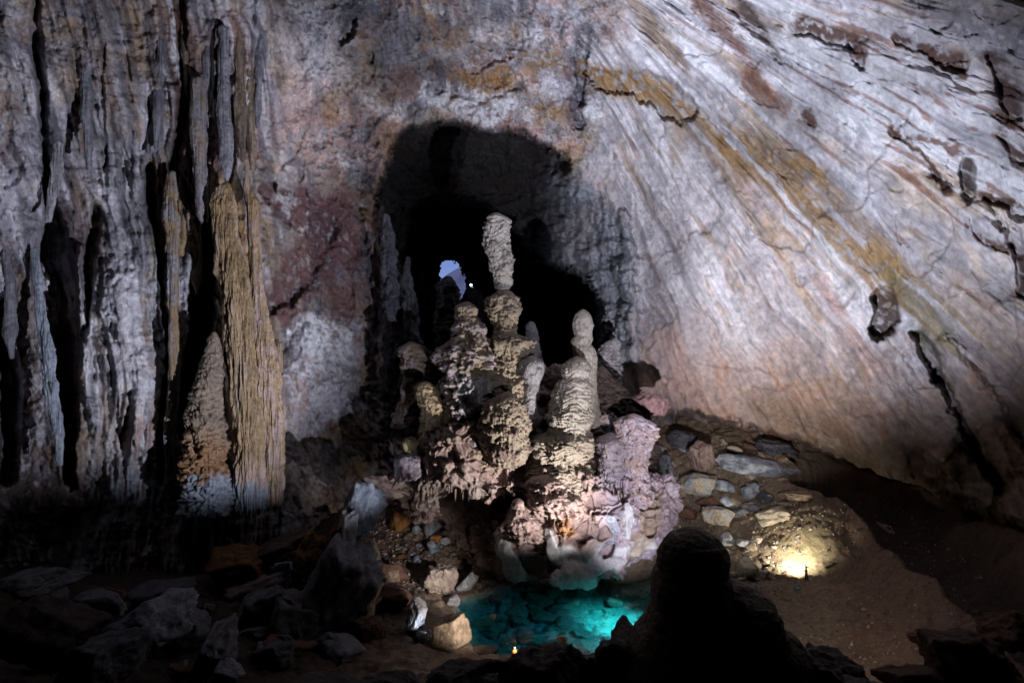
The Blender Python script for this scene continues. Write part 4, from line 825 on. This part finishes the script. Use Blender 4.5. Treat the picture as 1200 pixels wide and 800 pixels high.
spire('flowstone_column', [(251, 388, 3), (250, 400, 8), (248, 425, 13), (244, 450, 17), (240, 490, 22), (242, 540, 26), (245, 570, 28), (245, 600, 30)], 97, TAN*.55, 'brownish cone shaped stalagmite with rusty foot, left of the amber column', 33, rough=.22, drip=.5, cat='stalagmite', group=gw, sa=.1,
      colm=lambda cc, x, y, V: mix(mix(cc, ORANGE*.6, sstep(490, 540, y+14*noise(V[:, 0], V[:, 1], V[:, 2]*.4, 3))*.7), BLUEG*.75, sstep(555, 570, y+16*noise(V[:, 0]*1.2, V[:, 1]*1.2, V[:, 2]*.4, 2))))
spire('flowstone_column', [(202, 200, 5), (200, 225, 10), (201, 260, 12), (204, 300, 7), (204, 360, 6), (204, 430, 8), (200, 500, 9), (204, 560, 12), (206, 590, 12)], 100, AMB*.8, 'thin brown amber rib dividing the pale face from the dark gap', 34, rough=.14, drip=1.2, cat='column', group=gw, col2=GREY)
spire('flowstone_column', [(232, 90, 9), (232, 140, 10), (233, 160, 11), (235, 200, 10), (236, 212, 9), (237, 250, 8), (240, 262, 4)], 99, GREY*.9, 'grey hanging drapery with a banded brown tip above the dark gap', 35, rough=.1, drip=.9, cat='stalactite', group=gw, col2=TAN*.6)
spire('flowstone_column', [(261, 30, 7), (262, 100, 8), (261, 135, 9), (265, 160, 9), (266, 190, 9), (266, 205, 5), (266, 212, 2)], 99, GREY*1.1, 'grey hanging drapery with a rounded tip above the broad amber column', 36, rough=.1, drip=.9, cat='stalactite', group=gw)
spire('flowstone_column', [(180, 0, 16), (184, 60, 18), (184, 110, 17), (182, 165, 12), (176, 180, 8)], 99.5, GREY*.85, 'long shaded grey drapery high on the left wall', 37, rough=.08, drip=1.4, cat='stalactite', group=gw, deep=.6)
spire('flowstone_column', [(60, 0, 7), (64, 60, 9), (70, 130, 7), (66, 200, 9), (56, 260, 5)], 93, PALE*.8, 'narrow pale rib beside the dark cleft at the upper left', 38, rough=.14, drip=1.2, cat='column', group=gw, deep=.6)
spire('flowstone_column', [(40, 290, 4), (44, 330, 7), (52, 400, 10), (60, 460, 12), (68, 500, 8), (70, 545, 5)], 94, BLUEG*.85, 'bluish leaning fin left of the widest dark gap', 39, rough=.16, drip=1.2, cat='column', group=gw, deep=.6)
DRP = [(192, 20, 175, 7, GREY*.8, 'grey ribbed drapery left of the banded grey drapery, high up'), (214, 10, 120, 6, TAN*.5, 'brown ribbed drapery at the top of the dark cleft'), (247, 0, 150, 7, GREY*.9, 'grey ribbed drapery between the two rounded hanging tips'),
       (276, 0, 190, 8, TAN*.55, 'brown grey drapery above the slim amber column'), (292, 40, 200, 6, TAN*.7, 'tan thin drapery beside the pale wall, high up'), (306, 0, 150, 6, GREY, 'thin grey drapery at the right end of the fluted wall'),
       (190, 200, 300, 7, AMB*.8, 'short amber drapery at the left edge of the upper dark recess'), (214, 205, 300, 8, AMB*.9, 'amber drapery inside the upper dark recess'), (228, 260, 345, 6, AMB*.7, 'small amber drapery hanging into the dark gap'),
       (258, 300, 420, 6, AMB*.8, 'thin amber fringe on the left side of the broad amber column'), (330, 400, 575, 8, TAN*.8, 'tan drapery right of the slimmer amber column'), (266, 470, 590, 6, TAN*.6, 'brown rib between rusty footed cone and broad amber column'),

(10, 240, 420, 7, GREY*.7, 'leftmost grey rib of the fluted wall'), (100, 20, 200, 8, GREY*.9, 'grey rib high on the wall left of the thin crack')]
rw = np.random.RandomState(21)
for i, (x0, ya, yb, hw, c, lab) in enumerate(DRP):
    ys = np.linspace(ya, yb, 7); xs = x0+np.cumsum(rw.uniform(-2.5, 2.5, 7)); ws = hw*rw.uniform(.7, 1.25, 7); ws[0] *= .5 if ya > 30 else 1; ws[-1] *= .35
    jj = int(np.argmin(np.abs(gx-x0))); ii = int(np.argmin(np.abs(gy-(ya+yb)/2))); Yw = float(np.median(D[ii-30:ii+30, jj-6:jj+7]))
    spire('flowstone_column', [(a, b, c2) for a, b, c2 in zip(xs, ys, ws)], Yw-.2, c, lab, 50+i, sa=.02, rough=.13, drip=1.0, cat='drapery', group=gw, col2=c*.55, nseg=120, dres=.12, deep=1.1)
print('spires', time.time()-T0)

# ================================================================== THE FLOWSTONE MOUND
def remeshed(name, blobs, voxel):
    vs = []; fs = []; b0 = 0; v, f = ico(4)
    for (c, r) in blobs:
        vs.append(v*np.array(r)+np.array(c)); fs.append(f+b0); b0 += len(v)
    o = build_mesh(name, np.concatenate(vs), np.concatenate(fs))
    md = o.modifiers.new('r', 'REMESH'); md.mode = 'VOXEL'; md.voxel_size = voxel
    dg = bpy.context.evaluated_depsgraph_get(); me = bpy.data.meshes.new_from_object(o.evaluated_get(dg))
    bpy.data.objects.remove(o, do_unlink=True)
    n = len(me.vertices); V = np.zeros(n*3, np.float32); me.vertices.foreach_get('co', V); V = V.reshape(-1, 3)
    nn = np.zeros(n*3, np.float32); me.vertices.foreach_get('normal', nn); nn = nn.reshape(-1, 3)
    Fq = np.zeros(len(me.polygons)*4, np.int32); me.polygons.foreach_get('vertices', Fq); Fq = Fq.reshape(-1, 4)
    bpy.data.meshes.remove(me)
    # a few rounds of smoothing melt the lobes together
    e = np.concatenate([Fq[:, [0, 1]], Fq[:, [1, 2]], Fq[:, [2, 3]], Fq[:, [3, 0]]])
    for _ in range(5):
        acc = np.zeros_like(V); cnt = np.zeros(n, np.float32)
        for a_, b2 in ((0, 1), (1, 0)):
            for k in range(3): acc[:, k] += np.bincount(e[:, a_], V[e[:, b2], k], n)
            cnt += np.bincount(e[:, a_], minlength=n)
        V = V*.4+.6*acc/np.maximum(cnt, 1)[:, None]
    return V, nn, Fq
def blob(px, py, Y, w, h, d=None):
    s = Y/F; return (P(px, py, Y), (w*s, d or (w+h)*.5*s, h*s))
BL = [blob(610, 590, 111, 95, 105, 8), blob(550, 560, 108, 62, 66, 7), blob(685, 590, 108, 74, 84, 7), blob(640, 500, 114, 80, 76, 7), blob(705, 530, 110, 48, 56, 6), blob(640, 640, 103, 95, 60, 6), blob(565, 500, 107, 40, 50, 5), blob(620, 540, 106, 40, 40, 5),
      blob(500, 580, 106, 36, 40, 5), blob(575, 530, 102, 14, 26, 2.6), blob(612, 520, 103, 12, 30, 2.5),
      # left lobe with its draperies
      blob(530, 518, 101, 34, 26, 4.5), blob(512, 530, 101, 24, 30, 4), blob(540, 545, 100, 32, 34, 4), blob(560, 560, 99.5, 20, 26, 3), blob(520, 555, 100.5, 24, 22, 3.5), blob(575, 575, 99, 16, 22, 2.5), blob(502, 505, 102, 12, 10, 2), blob(556, 505, 101, 26, 20, 3),
      blob(594, 545, 101, 24, 18, 3), blob(600, 568, 100, 22, 16, 2.6), blob(630, 565, 100.5, 22, 22, 3),
      # under the drum
      blob(645, 560, 100, 34, 26, 4), blob(665, 590, 99, 40, 24, 4.2), blob(632, 588, 98.5, 20, 18, 2.6), blob(690, 575, 99.5, 30, 26, 4), blob(700, 600, 98.5, 36, 26, 4.5), blob(728, 590, 99.5, 28, 24, 4), blob(745, 575, 100.5, 20, 26, 3),
      blob(610, 615, 98, 26, 20, 3), blob(625, 600, 98, 22, 12, 2.4), blob(735, 560, 100.5, 26, 14, 3),
      # skirt above the pool
      blob(600, 645, 98.2, 30, 36, 3.6), blob(586, 640, 98.5, 18, 34, 2.6), blob(608, 662, 97.2, 20, 24, 2.6), blob(648, 650, 98, 30, 30, 3.6), blob(660, 625, 97.6, 30, 28, 3.6), blob(690, 640, 98, 34, 32, 4), blob(720, 625, 98.5, 28, 36, 4), blob(744, 610, 99.8, 18, 38, 3.6),
      blob(758, 640, 100, 18, 22, 3), blob(740, 645, 99, 24, 20, 3), blob(680, 665, 97.6, 30, 16, 3), blob(640, 668, 97.3, 24, 16, 2.6), blob(676, 672, 95.8, 42, 22, 3), blob(648, 676, 95.6, 28, 18, 2.6), blob(712, 662, 96.2, 30, 20, 3), blob(572, 450, 107.5, 32, 60, 4), blob(660, 545, 105, 46, 30, 4), blob(768, 615, 102, 20, 44, 4), blob(775, 590, 104, 26, 40, 4),
      blob(480, 545, 106, 26, 24, 4), blob(455, 570, 104, 24, 18, 4)]
V, Nn, Fq = remeshed('mound', BL, .17)
x, y, z = V.T
q = z+.5*noise(x*.5, y*.5, z*.5, 301)
lob = ridged(x*.24, y*.24, z*.24, 3, 302, .45); nf = fbm(x*.9, y*.9, z*1.1, 4, 303, .6); dr = ridged(x*1.3, y*1.3, z*.16, 3, 304, .55)
saw = np.mod(q*.55+.5*noise(x*.3, y*.3, z*.3, 305), 1.0); saw = sstep(0, .75, saw)-sstep(.8, 1, saw)
px, py = to_px(V); pxw = px+7*noise(x*.4, y*.4, z*.4, 306)+3*noise(x*1.5, y*1.5, z*1.5, 307); pyw = py+7*noise(x*.4, y*.4, z*.4, 308)+3*noise(x*1.5, y*1.5, z*1.5, 309)
smooth = np.zeros(len(V))
SM = [[(584, 625, 8), (592, 650, 14), (604, 672, 16)], [(640, 625, 6), (650, 650, 12), (678, 655, 14), (700, 640, 12)], [(690, 680, 16), (650, 676, 12), (730, 655, 10), (765, 635, 8)], [(735, 590, 6), (738, 625, 8)]]
for s_ in SM: smooth = np.maximum(smooth, stroke(pxw, pyw, s_, .3))
pitted = sstep(.0, .4, noise(x*.25, y*.25, z*.25, 310)+.3*nf)*sstep(585, 610, py)
d = (-.95*lob+.2*nf+.26*(saw-.4)-.3*dr)*(1-.85*smooth)+pitted*(1-smooth)*(-.3*sstep(.0, .4, noise(x*1.4, y*1.4, z*1.4, 311)))
V = V+Nn*d[:, None]
CC = np.zeros((len(V), 3))+PINK*.85
CC = mix(CC, LBUFF*.9, sstep(-.2, .4, noise(x*.12, y*.12, z*.12, 312))*.6)
CC = mix(CC, BUFF*.9, (1-sstep(500, 560, pyw))*.6); CC = mix(CC, OLIVE, np.exp(-(((px-578)/16)**2+((py-530)/20)**2))*.7)
CC = mix(CC, LILAC*1.02, sstep(690, 725, pxw)*.9); CC = mix(CC, MAROON*1.5, sstep(.15, .6, nf+.3*lob)*.6)
CC = mix(CC, MAROON, pitted*.65)
CC = mix(CC, ORANGE*.9, stroke(pxw, pyw, [(655, 612, 10), (668, 620, 8)], .5)*.8)
CC = mix(CC, WHITE*.95, smooth*.95)
CC = mix(CC, PINK*.75, stroke(pxw, pyw, [(690, 600, 10), (700, 630, 14), (690, 645, 10)], .5)*.8)
CC = mix(CC, BLUEG*1.2, stroke(pxw, pyw, [(722, 600, 6), (718, 640, 7)], .6)*.8)
CC = mix(CC, TAN*.9, stroke(pxw, pyw, [(770, 580, 14), (760, 625, 10), (745, 655, 8)], .6)*.8)
CC = mix(CC, GREY*.8, stroke(pxw, pyw, [(620, 655, 8), (640, 672, 8)], .6)*.7)
CC = CC*(1+.15*nf)[:, None]
mo = build_mesh('flowstone_mound', V, Fq, CC, M_FLOW)
recenter(mo); tag(mo, 'great pinkish flowstone mound with draperies and white smooth faces above the pool', 'flowstone')
# thin hanging drips under the lobes are part of the mound
sc_ = .12
rd = np.random.RandomState(9); mloc = np.array(mo.location)
for (xa, xb, yy, Yd, n) in [(500, 545, 556, 98.2, 14), (505, 560, 576, 97.6, 12), (625, 680, 604, 96.6, 16), (690, 735, 612, 95.5, 22), (715, 755, 585, 97.6, 14), (625, 660, 575, 98, 9), (580, 610, 575, 98.5, 8)]:
    for k in range(n):
        pxx = rd.uniform(xa, xb); c = P(pxx, yy+rd.uniform(-9, 5), Yd+rd.uniform(0, 1.5)); ln = rd.uniform(.15, 1.1)**1.3+.1; r0 = rd.uniform(.06, .16); m = 7
        a = np.linspace(0, 2*np.pi, m, endpoint=False)
        rr = [r0*1.4, r0, r0*.85, r0*.5, .01]; zz = [.6, 0, -.4*ln, -.8*ln, -ln]
        v = np.concatenate([np.stack([r*np.cos(a)*(1+.1*rd.randn(m)), r*np.sin(a), zh+0*a], -1) for r, zh in zip(rr, zz)])
        i = np.arange(5*m).reshape(5, m); j = np.roll(i, -1, 1)
        q_ = np.stack([i[:-1], i[1:], j[1:], j[:-1]], -1).reshape(-1, 4)
        dp = build_mesh('drip', v, q_, np.zeros((len(v), 3))+PINK*.6, M_FLOW, mo); dp.location = c-mloc
print('mound', time.time()-T0)

# big foreground stalagmite against the light
def dome_color(n): return np.zeros((n, 3))+DBROWN*1.3
BF = [blob(858, 715, 34.2, 34, 34, 2), blob(862, 735, 34.3, 52, 50, 2.6), blob(900, 785, 34.6, 48, 50, 2.4), blob(812, 656, 34, 41, 38, 1.8), blob(808, 690, 34, 47, 44, 2.1), blob(815, 740, 34, 58, 64, 2.6), blob(850, 762, 34.5, 74, 66, 3), blob(880, 790, 35, 52, 62, 2.6), blob(850, 840, 34, 120, 80, 3.4), blob(905, 810, 34.5, 44, 50, 2.4), blob(790, 800, 34, 60, 90, 3)]
V, Nn, Fq = remeshed('fg', BF, .07)
x, y, z = V.T
q = z+.15*noise(x, y, z, 401)+.25*x*.3
saw = np.mod(q*2.6, 1.0); saw = sstep(0, .8, saw)-sstep(.82, 1, saw)
V = V+Nn*(.035*(saw-.4)*sstep(20, 21, z)+.14*fbm(x*.6, y*.6, z*.6, 3, 402)+.03*fbm(x*3, y*3, z*3, 4, 403))[:, None]
o = build_mesh('stalagmite', V, Fq, np.zeros((len(V), 3))+TAN*.7, M_SHADE); recenter(o)
tag(o, 'huge black foreground stalagmite with a rounded head, rising before the turquoise pool', 'stalagmite')

# ================================================================== PEOPLE
M_JKT_D = plain('dark_jacket', (.02, .025, .035)); M_JKT_O = plain('orange_jacket', (.75, .25, .08)); M_SKIN = plain('skin', (.45, .28, .2)); M_HELM = plain('helmet_plastic', (.5, .08, .05), .4)
M_HELMW = plain('white_helmet', (.7, .7, .7), .4); M_BAG = plain('blue_bag_cloth', (.25, .42, .55)); M_TROU = plain('trousers', (.03, .03, .04)); M_LED = plain('headlamp_led', (.9, .9, .9), .4, (.8, .9, 1), 300)
def skin_body(name, verts, edges, radii, mat, root=0):
    me = bpy.data.meshes.new(name); me.from_pydata([tuple(v) for v in verts], edges, [])
    o = bpy.data.objects.new(name, me); COL.objects.link(o)
    md = o.modifiers.new('skin', 'SKIN'); md.use_smooth_shade = True
    for i, r in enumerate(radii): me.skin_vertices[0].data[i].radius = (r, r) if not isinstance(r, tuple) else r
    me.skin_vertices[0].data[root].use_root = True
    sd = o.modifiers.new('sub', 'SUBSURF'); sd.levels = 1; sd.render_levels = 1
    dg = bpy.context.evaluated_depsgraph_get(); m2 = bpy.data.meshes.new_from_object(o.evaluated_get(dg)); m2.name = name
    bpy.data.objects.remove(o, do_unlink=True)
    m2.materials.clear(); m2.materials.append(mat)
    return bpy.data.objects.new(name, m2)
def person(loc, rz, label, jacket, helmet, raise_arm=False, lamp=False, scale=1.0):
    legs = .12
    # joints: pelvis, waist, chest, neck, head, headtop ; arms ; legs
    J = [(0, 0, .95), (0, 0, 1.12), (0, 0, 1.38), (0, .01, 1.52), (0, .02, 1.62), (0, .02, 1.72),
         (.19, 0, 1.42), (.27, .04, 1.16), (.25, .24, 1.02) if not raise_arm else (.3, .3, 1.3), (-.19, 0, 1.42), (-.26, .05, 1.16), (-.24, .26, 1.06) if not raise_arm else (-.34, .22, 1.42),
         (.1, 0, .88), (.13, .07, .5), (.14, .0, .09), (.14, .14, .04), (-.1, 0, .88), (-.13, -.04, .5), (-.15, -.16, .09), (-.15, -.02, .04)]
    E = [(0, 1), (1, 2), (2, 3), (3, 4), (4, 5), (2, 6), (6, 7), (7, 8), (2, 9), (9, 10), (10, 11), (0, 12), (12, 13), (13, 14), (14, 15), (0, 16), (16, 17), (17, 18), (18, 19)]
    Rr = [(.16, .12), (.15, .11), (.18, .12), .065, .1, .075, .075, .05, .038, .075, .05, .038, .1, .065, .045, .04, .1, .065, .045, .04]
    o = skin_body('person', J, E, Rr, jacket); COL.objects.link(o)
    # palms and fingers
    hv = []; 
    for side, w_, e_ in ((1, 8, 7), (-1, 11, 10)):
        wv_, ev_ = np.array(J[w_]), np.array(J[e_]); dd = (wv_-ev_)/np.linalg.norm(wv_-ev_); sd = np.array([1, 0, 0])*side
        verts = [wv_, wv_+dd*.08]; ed = [(0, 1)]; rad = [.032, .036]
        for k in range(4):
            b0 = wv_+dd*.1+np.array([(-.03+.02*k), 0, 0]); ln = (.065, .075, .07, .055)[k]
            i0 = len(verts); verts += [b0, b0+dd*ln*.5+np.array([0, 0, -.008]), b0+dd*ln+np.array([0, 0, -.03])]; ed += [(1, i0), (i0, i0+1), (i0+1, i0+2)]; rad += [.011, .010, .009]
        i0 = len(verts); verts += [wv_+dd*.04-sd*.035, wv_+dd*.08-sd*.055]; ed += [(0, i0), (i0, i0+1)]; rad += [.012, .010]
        h = skin_body('hand', verts, ed, rad, M_SKIN); COL.objects.link(h); h.parent = o
    v, f = ico(3)
    # face with nose, eyes, ears as one mesh; helmet
    hd_ = v*np.array([.088, .102, .125]); nose = np.exp(-((v[:, 0]/.18)**2+((v[:, 2]+.1)/.2)**2))*(v[:, 1] > .5); hd_[:, 1] += .02*nose
    eye = np.exp(-(((np.abs(v[:, 0])-.38)/.14)**2+((v[:, 2]-.05)/.12)**2))*(v[:, 1] > .5); hd_[:, 1] -= .012*eye
    ear = np.exp(-((v[:, 1]/.18)**2+(v[:, 2]/.25)**2))*(np.abs(v[:, 0]) > .8); hd_[:, 0] += np.sign(v[:, 0])*.018*ear
    mth = np.exp(-((v[:, 0]/.3)**2+((v[:, 2]+.5)/.08)**2))*(v[:, 1] > .4); hd_[:, 1] -= .006*mth
    fo = build_mesh('head', hd_+np.array([0, .03, 1.66]), f, None, M_SKIN, o)
    top = v[:, 2] > -.05
    hm = v*np.array([.112, .132, .11]); hm[:, 2] = np.maximum(hm[:, 2], -.005); brim = (hm[:, 2] <= 0); hm[brim, :2] *= 1.08
    build_mesh('helmet', hm+np.array([0, .02, 1.705]), f, None, helmet, o)
    tr_ = [(0, 0, .98), (.1, 0, .86), (.13, .07, .5), (.14, 0, .14), (-.1, 0, .86), (-.13, -.04, .5), (-.15, -.16, .14)]
    t = skin_body('trousers', tr_, [(0, 1), (1, 2), (2, 3), (0, 4), (4, 5), (5, 6)], [(.165, .125), .115, .08, .065, .115, .08, .065], M_TROU); COL.objects.link(t); t.parent = o
    if lamp:
        l = build_mesh('headlamp', v*np.array([.16, .06, .16])+np.array([0, .155, 1.74]), f, None, M_LED, o)
    o.location = loc; o.rotation_euler = (0, 0, rz); o.scale = (scale,)*3
    tag(o, label, 'person', 'cavers'); return o
hq = hit(945, 684, 80, 120)
hiker = person(hq, math.radians(95), 'hiker in dark clothes standing on the silt with raised hands, beside the torch glow', M_JKT_D, M_TROU, True, False, 1.15)
bq = hit(935, 692, 80, 120)
v, f = rock_shape(5, 6, 3, .1); 
bag = build_mesh('bag', v*np.array([.55, .35, .28]), f, None, M_BAG); bag.location = bq+np.array([0, 0, .22]); tag(bag, 'pale blue dry bag lying at the feet of the hiker', 'bag')
st = build_mesh('strap', np.array([[.5*math.cos(t)*r, .05*s, .27*math.sin(t)*r+.02] for t in np.linspace(0, math.pi, 9) for r in (1.04, 1.12) for s in (-1, 1)]), np.array([[i*4+a, i*4+b, i*4+4+b, i*4+4+a] for i in range(8) for a, b in ((0, 1), (1, 3), (3, 2), (2, 0))]), None, M_TROU, bag)
oq = P(603, 768, 74); oq[2] = floor_z(oq[0], oq[1])
cl_ = P(603, 767, 74)
caver = person(oq, math.radians(15), 'caver in an orange jacket standing on the near shore of the pool', M_JKT_O, M_HELMW, False)
fq_ = P(552, 342, 165)
far = person(fq_, math.radians(180), 'distant caver whose headlamp shines beside the daylight opening', M_JKT_D, M_HELMW, False, True, 1.0)
# outcrop the distant caver stands on
rock('boulder', 553, 372, 44, 60, DGREY*.5, 'dark outcrop under the distant caver beside the daylight opening', 555, Y=166, mat=M_SHADE)
lq = hit(487, 752, 70, 110)

# ================================================================== LIGHTS, SKY, CAMERA
def spot(name, loc, target, power, col, angle, blend=.8, r=.3):
    l = bpy.data.lights.new(name, 'SPOT'); l.energy = power; l.color = col; l.spot_size = math.radians(angle); l.spot_blend = blend; l.shadow_soft_size = r
    o = bpy.data.objects.new(name, l); COL.objects.link(o); o.location = loc
    o.rotation_euler = (Vector(target)-Vector(loc)).to_track_quat('-Z', 'Y').to_euler(); return o
def point(name, loc, power, col, r=.1):
    l = bpy.data.lights.new(name, 'POINT'); l.energy = power; l.color = col; l.shadow_soft_size = r
    o = bpy.data.objects.new(name, l); COL.objects.link(o); o.location = loc; return o
COOL = (.78, .81, 1.0); K = 1.0
LP = np.array([13.5, 46, 11.3])
spot('lamp_right_wall', LP+[3, 0, 3], P(890, 190, 105), 285e3*K, (.77, .81, 1), 78, 1)
spot('lamp_right_foot', LP+[3, 1, 3], P(830, 380, 125), 170e3*K, (1, .9, .92), 50, 1)
spot('lamp_arch', LP+[0, 0, 4], P(600, -70, 110), 300e3*K, COOL, 62, 1)
spot('lamp_left_wall', LP, P(190, 290, 104), 330e3*K, COOL, 57, .9)
spot('lamp_mound', P(805, 718, 77), P(565, 480, 104), 100e3*K, (1, .93, .93), 58, 1)
spot('lamp_spires', LP+[1, 0, 4], P(620, 410, 106), 20e3*K, (.95, .92, 1), 24, 1)
spot('lamp_shore', P(812, 705, 72), P(735, 600, 101), 40e3*K, (.9, .87, 1), 42, 1)
spot('lamp_pool', P(802, 645, 84), (15.5, 90, -1), 36e3*K, (.72, .92, 1), 42, 1)
spot('lamp_pool_edge', P(790, 700, 81), (13, 84, -1), 7e3*K, (.5, .8, 1), 70, .7)
spot('fill_left_slope', LP+[0, 0, 5], P(500, 665, 95), 60e3*K, (.95, .93, 1), 15, 1)  # added fill spot to brighten the left rubble slope
spot('fill_right_blocks', LP+[3, 1, 6], P(850, 590, 112), 42e3*K, (1, .97, .95), 20, 1)  # extra spot put in to lift the rubble blocks at the right
spot('fill_silt', LP+[4, 2, 3], P(1000, 780, 75), 13e3*K, (1, .85, .68), 40, 1)  # added weak warm fill for the dim silt floor
spot('torch', hiker.location+Vector((-.8, .7, 2.5)), P(920, 640, 106), 8500*K, (1, .93, .78), 130, 1, .06)
point('headlamp_far', P(549.5, 336, 163.5), 900*K, (.5, .7, 1), .08)
spot('headlamp_white_boulder', P(500, 742, 78), P(487, 718, 82), 500*K, (.6, .72, 1), 60, 1, .05)
point('headlamp_caver', caver.location+Vector((.3, -.5, 1.9)), 150*K, (1, .75, .5), .05)
spot('fill_near_shore', caver.location+Vector((0, -6, 5)), (-12, 92, 1.5), 15000*K, (1, .88, .8), 42, 1, .06)  # added raised spot, in nobody's hand, to brighten the left rubble

w = bpy.data.worlds.new('World'); SC.world = w; w.use_nodes = True
nt = w.node_tree; bg = nt.nodes['Background']; bg.inputs['Strength'].default_value = .06
sk = nt.nodes.new('ShaderNodeTexSky'); sk.sky_type = 'NISHITA'; sk.sun_disc = False; sk.sun_elevation = math.radians(50); sk.sun_rotation = math.radians(200); sk.dust_density = 0; sk.air_density = 1; sk.ozone_density = 7
mu = nt.nodes.new('ShaderNodeMix'); mu.data_type = 'RGBA'; mu.blend_type = 'MULTIPLY'; mu.inputs['Factor'].default_value = 1; mu.inputs['B'].default_value = (.95, .85, 1.3, 1)   # the camera is balanced for the lamps
nt.links.new(sk.outputs['Color'], mu.inputs['A']); nt.links.new(mu.outputs['Result'], bg.inputs['Color'])
sl = bpy.data.lights.new('sun', 'SUN'); sl.energy = 2.5; sl.angle = math.radians(.5); sl.color = (1, .95, .88)
so_ = bpy.data.objects.new('sun', sl); COL.objects.link(so_); so_.rotation_euler = (math.radians(40), 0, math.radians(-20)); so_.location = (0, 500, 200)

cam = bpy.data.cameras.new('camera'); cam.lens = 24; cam.sensor_width = 36; cam.clip_start = .5; cam.clip_end = 3000
co = bpy.data.objects.new('camera', cam); COL.objects.link(co); co.location = (0, 0, CAMZ); co.rotation_euler = (math.radians(90), 0, 0); SC.camera = co
vs_ = SC.view_settings; vs_.view_transform = 'Standard'; vs_.look = 'None'; vs_.gamma = 1; vs_.exposure = 0; vs_.use_curve_mapping = False
cy = SC.cycles; cy.use_denoising = True; cy.max_bounces = 4; cy.diffuse_bounces = 1; cy.glossy_bounces = 2; cy.transparent_max_bounces = 12; cy.use_adaptive_sampling = True
cy.caustics_reflective = False; cy.caustics_refractive = False; cy.use_light_tree = True; cy.sample_clamp_indirect = 4
print('done', time.time()-T0)
